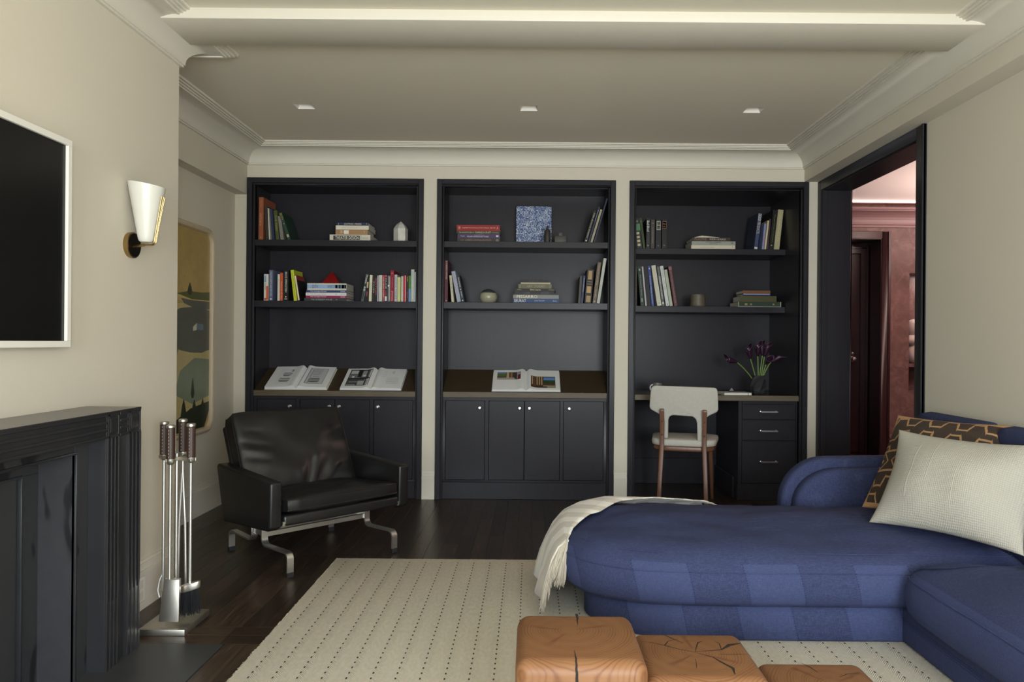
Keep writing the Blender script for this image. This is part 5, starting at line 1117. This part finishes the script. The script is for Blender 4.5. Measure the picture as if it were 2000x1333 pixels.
# main seat running toward the camera along the right wall
MT = [(1.375, 2.68), (1.372, 2.3), (1.372, 1.6), (1.375, 1.36), (1.43, 1.30), (1.65, 1.295), (1.87, 1.30), (1.925, 1.36), (1.93, 1.6), (1.93, 2.3), (1.925, 2.68), (1.88, 2.755), (1.65, 2.765), (1.44, 2.755)]
m, o2, n2_ = pebble(MT, 6, [(.06, .150), (.028, .154), (.008, .175), (0, .21), (0, .24), (.008, .285), (.028, .318), (.06, .340), (.1, .352)], (1.65, 1.65, 1.55, 2.55), .030, 10, .012, 7.0)
worldobj(m.build('seat_cushion', m_blue, SO, smooth=True, angle=75)); ring_seam(o2, n2_, .012, .296, .0026, 'seam_welt')
m = MB(); m.box(1.43, 2.05, 1.28, 2.85, .013, .158); worldobj(m.build('seat_base', m_blue, SO, bevel=.02, seg=3))
# low curved backrest at the far side
def back_outline(ins):
    o = [(1.285 + ins, .03), (1.285 + ins, .34)]
    for k in range(1, 13): a = k / 12 * math.pi / 2; o.append((1.285 + ins + (.24 - ins * .3) * (1 - math.cos(a)), .34 + (.235 - ins) * math.sin(a)))
    o += [(1.75, .580 - ins), (2.07, .590 - ins), (2.07, .03)]; return o
worldobj(MB().prism(back_outline(0), 'y', 3.770, 3.860).build('back_shell', m_blue, SO, bevel=.022, seg=4, angle=60))
worldobj(MB().prism(back_outline(.045), 'y', 3.685, 3.775).build('back_pad', m_blue, SO, bevel=.030, seg=4, angle=60))
# backrest along the right wall and its loose cushions
worldobj(MB().box(1.985, 2.078, 1.28, 3.80, .03, .60).build('side_backrest', m_blue, SO, bevel=.03, seg=4, angle=60))
for (yc, wd, ht) in ((3.44, .64, .46), (2.80, .64, .46), (2.16, .64, .46)):
    R = Matrix.Translation((2.010, yc, .590)) @ Matrix.Rotation(math.radians(90), 4, 'Z') @ Matrix.Rotation(math.radians(90 - 9), 4, 'X')
    m, rt, rb = cushion_mb(wd, ht, .10, .05, 4, .015, 20, .0, .006, 5, yc, .10, R)
    worldobj(m.build('back_cushion', m_blue, SO, smooth=True, angle=70))

# ------------------------------------------------------------------ pillows
def pillow_frame(BL, e, lean, w, h):
    """local x along the bottom edge, y up the leaning face, z toward the viewer"""
    ex = Vector((e[0], e[1], 0)).normalized(); nb = Vector((-ex.y, ex.x, 0)); nb = nb if nb.x > 0 else -nb
    ey = (nb * lean[0] + Vector((0, 0, lean[1]))).normalized(); ez = ex.cross(ey)
    c = Vector(BL) + ex * (w / 2) + ey * (h / 2)
    return Matrix(((ex.x, ey.x, ez.x, c.x), (ex.y, ey.y, ez.y, c.y), (ex.z, ey.z, ez.z, c.z), (0, 0, 0, 1)))
t = NT('mud_cloth'); xo, yo, zo = t.xyz()
wn = t.math('MULTIPLY', t.math('SUBTRACT', t.noise(14, None, 3), .5), .014)
per = .112; rows_ = .080
yr = t.math('ADD', t.math('DIVIDE', t.math('ADD', yo, wn), rows_), 100.05); ri = t.math('FLOOR', yr); fy = t.math('SUBTRACT', t.math('FRACT', yr), .5)
xs_ = t.math('ADD', t.math('DIVIDE', t.math('ADD', xo, wn), per), t.math('MULTIPLY', ri, .37))
tri = t.math('SUBTRACT', t.math('MULTIPLY', t.math('ABSOLUTE', t.math('SUBTRACT', t.math('FRACT', xs_), .5)), 4.0), 1.0)
trap = t.math('MULTIPLY', t.math('MINIMUM', t.math('MAXIMUM', t.math('MULTIPLY', tri, 3.4), -1.0), 1.0), .27)
steep = t.math('MULTIPLY', t.math('LESS_THAN', t.math('ABSOLUTE', tri), .30), .09)
line = t.math('SUBTRACT', 1.0, t.step(t.math('SUBTRACT', t.math('ABSOLUTE', t.math('SUBTRACT', fy, trap)), steep), .048, .068))
# a plain tan band with small diamonds across the middle
band = t.math('MULTIPLY', t.math('GREATER_THAN', yo, -.075), t.math('LESS_THAN', yo, .035))
by = t.math('SUBTRACT', t.math('ABSOLUTE', t.math('DIVIDE', t.math('ADD', yo, .02), .055)), 0.0)
dx_ = t.math('ABSOLUTE', t.math('SUBTRACT', t.math('FRACT', t.math('DIVIDE', xo, .085)), .5)); dm = t.math('ADD', t.math('MULTIPLY', dx_, 2.0), by)
bandc = t.math('MAXIMUM', t.math('GREATER_THAN', by, .80), t.math('MAXIMUM', t.math('LESS_THAN', t.math('ABSOLUTE', t.math('SUBTRACT', dm, .75)), .09), t.math('LESS_THAN', dm, .2)))
mask = t.math('ADD', t.math('MULTIPLY', line, t.math('SUBTRACT', 1.0, band)), t.math('MULTIPLY', bandc, band))
edge = t.math('MAXIMUM', t.math('GREATER_THAN', t.math('ABSOLUTE', yo), .222), t.math('GREATER_THAN', t.math('ABSOLUTE', xo), .228)); mask = t.math('MAXIMUM', mask, edge)
nn = t.noise(160, None, 3)
m_mud = t.fin(t.mix(mask, t.mix(nn, (.016, .010, .006), (.05, .032, .02)), t.mix(nn, (.25, .13, .055), (.40, .235, .11))), .95); t.bump(nn, .4, .0015)
fr = pillow_frame((1.505, 3.335, .425), (.556, -.83), (.277, .385), .48, .48)
m, rt, rb = cushion_mb(.49, .49, .13, .004, 2.2, .016, 26, .055, .014, 6, 3)
q = m.build('mud_cloth_pillow', m_mud, smooth=True, angle=80, local=True); q.matrix_world = fr
tag(q, 'brown and tan geometric mud-cloth pillow behind the cream one', 'pillow')
t = NT('cream_gauze'); xo, yo, zo = t.xyz(); nw = t.noise(10, None, 3); wx_ = t.math('MULTIPLY_ADD', nw, .01, xo); wy_ = t.math('MULTIPLY_ADD', nw, .012, yo)
g1_ = t.math('SINE', t.math('MULTIPLY', wx_, 900.0)); g2_ = t.math('SINE', t.math('MULTIPLY', wy_, 780.0)); big = t.math('GREATER_THAN', t.noise(5, None, 0), .5)
hh_ = t.math('ADD', t.math('MULTIPLY', g1_, .5), t.math('MULTIPLY', g2_, .6)); n5 = t.noise(130, None, 2)
sm = None
for (x_, a_, b_) in ((-.135, -.10, .13), (-.06, -.02, .16), (.05, -.12, .03)):
    s_1 = t.math('MULTIPLY', t.math('SUBTRACT', 1.0, t.step(t.math('ABSOLUTE', t.math('SUBTRACT', wx_, x_)), .0008, .0025)), t.math('MULTIPLY', t.math('GREATER_THAN', yo, a_), t.math('LESS_THAN', yo, b_))); sm = s_1 if sm is None else t.math('MAXIMUM', sm, s_1)
hh_ = t.math('ADD', hh_, t.math('MULTIPLY', sm, 3.0))
m_cream = t.fin(t.mix(t.math('MULTIPLY_ADD', hh_, .3, .5), (.32, .30, .25), (.44, .42, .36)), .95); t.bump(t.math('ADD', hh_, t.math('MULTIPLY', n5, 1.2)), .38, .0016)
fr = pillow_frame((1.445, 3.115, .420), (.556, -.83), (.203, .345), .565, .40)
m, rt, rb = cushion_mb(.585, .435, .175, .004, 2.0, .024, 30, .105, .022, 6, 11)
q = m.build('cream_pillow', m_cream, smooth=True, angle=80, local=True); q.matrix_world = fr
tag(q, 'cream quilted gauze lumbar pillow at the front of the sofa corner', 'pillow')

# ------------------------------------------------------------------ striped throw over the chaise end
t = NT('striped_wool_throw'); uvn = t.n('ShaderNodeUVMap'); uvn.uv_map = 'uv'; uu, vv, _z = t.xyz(uvn.outputs[0]); n1 = t.noise(320, None, 2); n2 = t.noise(30, None, 3)
fr_ = t.math('FRACT', t.math('MULTIPLY', uu, 1 / .135)); st = t.math('MULTIPLY', t.step(fr_, .05, .08), t.math('SUBTRACT', 1.0, t.step(fr_, .52, .55)))
edge_l = t.math('GREATER_THAN', t.math('SINE', t.math('MULTIPLY', vv, 900.0)), .2)
c = t.mix(st, (.64, .61, .53), (.43, .375, .30)); m_throw = t.fin(t.mix(t.math('MULTIPLY', n1, .3), c, (.70, .66, .57)), .95); t.b.inputs['Sheen Weight'].default_value = .3
t.bump(t.math('ADD', n1, n2), .4, .002)
TH = thing('striped_throw', 'cream and beige striped wool throw draped over the chaise end', 'throw', (.35, 3.35, .0))
tp = [.225, .175, .125, .075, .028, -.004, -.020, -.026, -.030, -.032]; tz = [None] * 5 + [.292, .245, .195, .145, .088]
def ztop(i_):
    ks = [(0, .25), (.008, .290), (.026, .322), (.055, .345), (.095, .362), (.15, .380), (.25, .392), (.40, .404)]
    for (p, q), (p2, q2) in zip(ks[:-1], ks[1:]):
        if i_ <= p2: return q + (q2 - q) * (max(i_, p) - p) / (p2 - p)
    return ks[-1][1]
idx = [i for i, p in enumerate(chO) if p.x < .93 and p.y > 3.04]
# order indices from the near (fringe) end round to the back
L_ = len(chO); s0 = min(idx, key=lambda i: (chO[i].y if chO[i].x < .3 else 9)); seq = [s0]
while True:
    nx_ = [j for j in ((seq[-1] + 1) % L_, (seq[-1] - 1) % L_) if j in idx and j not in seq]
    if not nx_: break
    seq.append(nx_[0])
pts_ = [(chO[i], chN[i]) for i in seq]; fine = []
for (p, n), (p2, nq) in zip(pts_[:-1], pts_[1:]):
    for k in range(3): f = k / 3; fine.append((p.lerp(p2, f), n.lerp(nq, f).normalized()))
INN = [Vector(q) for q in ((.158, 3.06), (.19, 3.14), (.245, 3.21), (.315, 3.28), (.40, 3.41), (.50, 3.52), (.63, 3.595), (.80, 3.655), (.95, 3.70))]
def inner_at(g):
    f = g * (len(INN) - 1); i = min(int(f), len(INN) - 2); return INN[i].lerp(INN[i + 1], f - i)
rows = []; uvs = []; arc = 0; prev = None
for i, (p, n) in enumerate(fine):
    if prev is not None: arc += (p - prev).length
    prev = p; rr = []; g = i / len(fine)
    inn = inner_at(g); edge_pt = p - n * .024
    for k in range(10):
        if k < 5:
            xy = inn.lerp(edge_pt, k / 4); d_ = min((xy - q).length for q in chO)
            if k == 0: xy = xy + n * .010 * noise.noise((arc * 6, 1, 1))
            z = ztop(d_) + .012 + .018 * math.sin(min(1, g * 3) * 1.57) * (.4 + .15 * k)
        else:
            i1 = tp[k] - .010 - .005 * noise.noise((arc * 5, k * .5, 2.2)) - max(0, k - 5) * .009 * (1 + .8 * noise.noise((arc * 8, k * .3, 5.0)))
            xy = p - n * i1; z = tz[k] + .010
        rr.append((xy.x, xy.y, z + .005 * noise.noise((arc * 8, k * .8, 7)))); uvs.append((arc, k * .05))
    rows.append(rr)
m = MB(); m.grid(rows); m.uv = uvs
o = m.build('blanket', m_throw, TH, smooth=True, angle=80)
md = o.modifiers.new('thick', 'SOLIDIFY'); md.thickness = .005; md.offset = 1.0
m = MB(); e0 = [Vector(q) for q in rows[0]]; tang = (Vector(rows[0][5]) - Vector(rows[2][5])).normalized()
for q in range(280):
    s = random.uniform(.1, 8.2); i = int(s); a = e0[i].lerp(e0[i + 1], s - i); ln = random.uniform(.14, .19) * (1 - .05 * s)
    out = Vector((chN[s0].x, chN[s0].y, 0)); p = a.copy(); ps = [p.copy()]; d = (tang * .55 + out * .25 + Vector((0, 0, -.15))).normalized()
    jit = Vector((random.uniform(-.9, .25), random.uniform(-.9, .3), 0)) * .7
    for k in range(5):
        d = (d * .48 + Vector((0, 0, -.62)) + jit * .22 + out * .06).normalized(); p = p + d * ln / 5; p.z = max(p.z, .016); ps.append(p.copy())
    m.tube(ps, [.0016, .002, .0018, .0016, .0014, .0008], 4, False)
m.build('fringe', M('wool_fringe', (.47, .42, .34), .95, var=.2, vs=40), TH, kind='stuff', smooth=True, fixn=False)

# ------------------------------------------------------------------ on the desk
DT = .773
vx, vy = 1.742, 5.66
t = thing('faceted_vase', 'matte black faceted vase on the desk holding calla lilies', 'vase', (vx, vy, DT))
rng = random.Random(5); rows = []
for z, r in ((0, .038), (.018, .052), (.055, .060), (.095, .058), (.125, .050), (.138, .050)):
    rows.append([(vx + r * rng.uniform(.90, 1.08) * math.cos(a + rng.uniform(-.18, .18) + z * 9), vy + r * rng.uniform(.90, 1.08) * math.sin(a + z * 9), DT + z + (rng.uniform(-.008, .008) if 0 < z < .13 else 0)) for a in (k * 2 * math.pi / 7 for k in range(7))])
inner = [[(vx + (p[0] - vx) * .85, vy + (p[1] - vy) * .85, p[2] + dz) for p in rows[-1]] for dz in (0, -.05)]
m = MB(); m.grid(rows + inner, True); m.f.append(tuple(range(6, -1, -1))); n_ = len(rows) * 7 + 7; m.f.append(tuple(range(n_, n_ + 7)))
m2 = MB()
for f in m.f:
    if len(f) == 4: m2.f += [(f[0], f[1], f[2]), (f[0], f[2], f[3])]
    else: m2.f.append(f)
m2.v = m.v; m2.build('body', M('matte_black_ceramic', (.018, .018, .019), .75, var=.2, vs=50), t)
m_stem = M('lily_stem', (.13, .22, .035), .45, var=.2); m_spathe = M('purple_spathe', (.030, .008, .026), .38, var=.5, vs=30); m_spadix = M('dark_spadix', (.05, .02, .02), .6); m_tip = M('pale_spathe_tip', (.16, .10, .13), .5)
def lily(base, mid, top, axis, size, label):
    base, mid, top, axis = Vector(base), Vector(mid), Vector(top), Vector(axis).normalized()
    t = thing('calla_lily', label, 'flower', tuple(base), group='dark purple calla lilies in the desk vase')
    ps = []
    for k in range(9): u = k / 8; ps.append(base * (1 - u) ** 2 + mid * 2 * u * (1 - u) + top * u * u)
    MB().tube(ps, .0042, 8).build('stem', m_stem, t, smooth=True)
    a = axis.cross(Vector((.3, -1, .2))).normalized(); b = axis.cross(a); rows = []
    for k in range(8):
        u = k / 7; r = size * (.06 + .17 * math.sin(u * 1.9) + .05 * u ** 4); rr = []
        for j in range(17):
            an = -math.pi * .98 + j / 16 * math.pi * 1.96 + .5 * u
            flare = 1 + .30 * u ** 4 * max(0, math.cos(an)); h = size * u * (.86 + .30 * u * max(0, math.cos(an)) ** 2 - .18 * u * (abs(an) / math.pi) ** 2)
            rr.append(top + axis * h + (a * math.cos(an) + b * math.sin(an)) * r * flare * (1 - .25 * (abs(an) / math.pi) ** 4))
        rows.append(rr)
    o = MB().grid(rows).build('spathe', m_spathe, t, smooth=True, angle=80); md = o.modifiers.new('thick', 'SOLIDIFY'); md.thickness = .0016
    MB().tube([rows[-1][j] for j in range(17)], .0007, 5).build('pale_rim', m_tip, o, smooth=True)
    MB().tube([top + axis * size * .1, top + axis * size * .72], [.004, .003], 8).build('spadix', m_spadix, t, smooth=True)
def dp(px, py, y=vy): X, Z = at(px, py, y); return (X, y, Z)
vz = DT + .10
for (bp, mp, tp_, ax, sz, lab) in (
    ((-.035, 0), (1455, 720), (1440, 708.5), (-1, -.1, .28), .098, 'calla lily drooping far to the left of the desk vase'),
    ((-.012, .005), (1470, 715), (1465.5, 701), (-.25, -.1, 1), .098, 'calla lily leaning slightly left with its own space'),
    ((.0, .0), (1481, 715), (1480, 696), (-.05, -.15, 1), .1, 'calla lily standing upright in the middle of the bunch'),
    ((.012, .01), (1486, 715), (1489, 695), (-.12, .1, 1), .1, 'calla lily just right of the upright one'),
    ((.016, -.01), (1490, 715), (1493, 697), (.22, -.1, 1), .108, 'tallest calla lily at the right of the bunch'),
    ((.022, .0), (1495, 715), (1496, 712), (.1, -.75, .55), .085, 'calla lily turned toward the room showing its pale rim'),
    ((.028, .005), (1500, 712), (1506, 708), (.75, -.1, .55), .1, 'calla lily bending low to the right over the vase')):
    yy = vy + bp[1]
    lily((vx + bp[0], yy, vz), dp(*mp, yy), dp(*tp_, yy), ax, sz, lab)
nx0, _ = at(1411, 770, 5.50); nx1, _ = at(1466, 770, 5.50)
t = thing('notebook', 'white notebook lying closed on the desk beside the vase', 'notebook', ((nx0 + nx1) / 2, 5.57, DT), (0, 0, math.radians(4)))
w = (nx1 - nx0) / 2
MB().box(-w, w, -.09, .09, .0005, .003).build('cover', m_paper, t, local=True); MB().box(-w + .002, w - .003, -.088, .088, .003, .013).build('pages', M('ivory_pages', (.6, .57, .46), .8), t, local=True)
MB().box(-w, w, -.09, .09, .013, .0155).build('cover', m_paper, t, local=True, bevel=.001, seg=1); MB().box(w - .03, w - .024, -.091, .091, .0005, .0162).build('elastic_band', M('grey_elastic', (.3, .3, .29), .8), t, local=True)
t = thing('pen', 'black pen with a bright clip resting on the white notebook', 'pen', (nx0 + .13, 5.60, DT + .0205), (0, 0, math.radians(6)))
MB().tube([(-.06, 0, 0), (.045, 0, 0), (.065, 0, 0)], [.0045, .0045, .0015], 10).build('barrel', m_rubber, t, local=True, smooth=True)
MB().add([(-.055, -.002, .004), (-.02, -.002, .004), (-.036, -.002, .026), (-.055, .002, .004), (-.02, .002, .004), (-.036, .002, .026)], [(0, 1, 2), (5, 4, 3), (0, 3, 4, 1), (1, 4, 5, 2), (2, 5, 3, 0)]).build('clip', m_chrome, t, local=True)
mx, _ = at(1284, 760, 5.62)
t = thing('coffee_mug', 'white mug on the desk half hidden behind the chair back', 'mug', (mx, 5.62, DT))
m_mug = M('white_glaze', (.7, .69, .64), .3, var=.03)
MB().lathe([(.001, 0), (.034, 0), (.037, .006), (.037, .075), (.034, .075), (.033, .01), (.001, .01)], (mx, 5.62, DT), 24).build('body', M('grey_glaze', (.16, .155, .15), .3, var=.1), t, smooth=True, angle=50)
MB().tube([(mx - .034 - .022 * math.sin(a), 5.62 - .006, DT + .040 + .024 * math.cos(a)) for a in (k * math.pi / 10 for k in range(-1, 12))], .0055, 10).build('handle', m_mug, t, smooth=True)
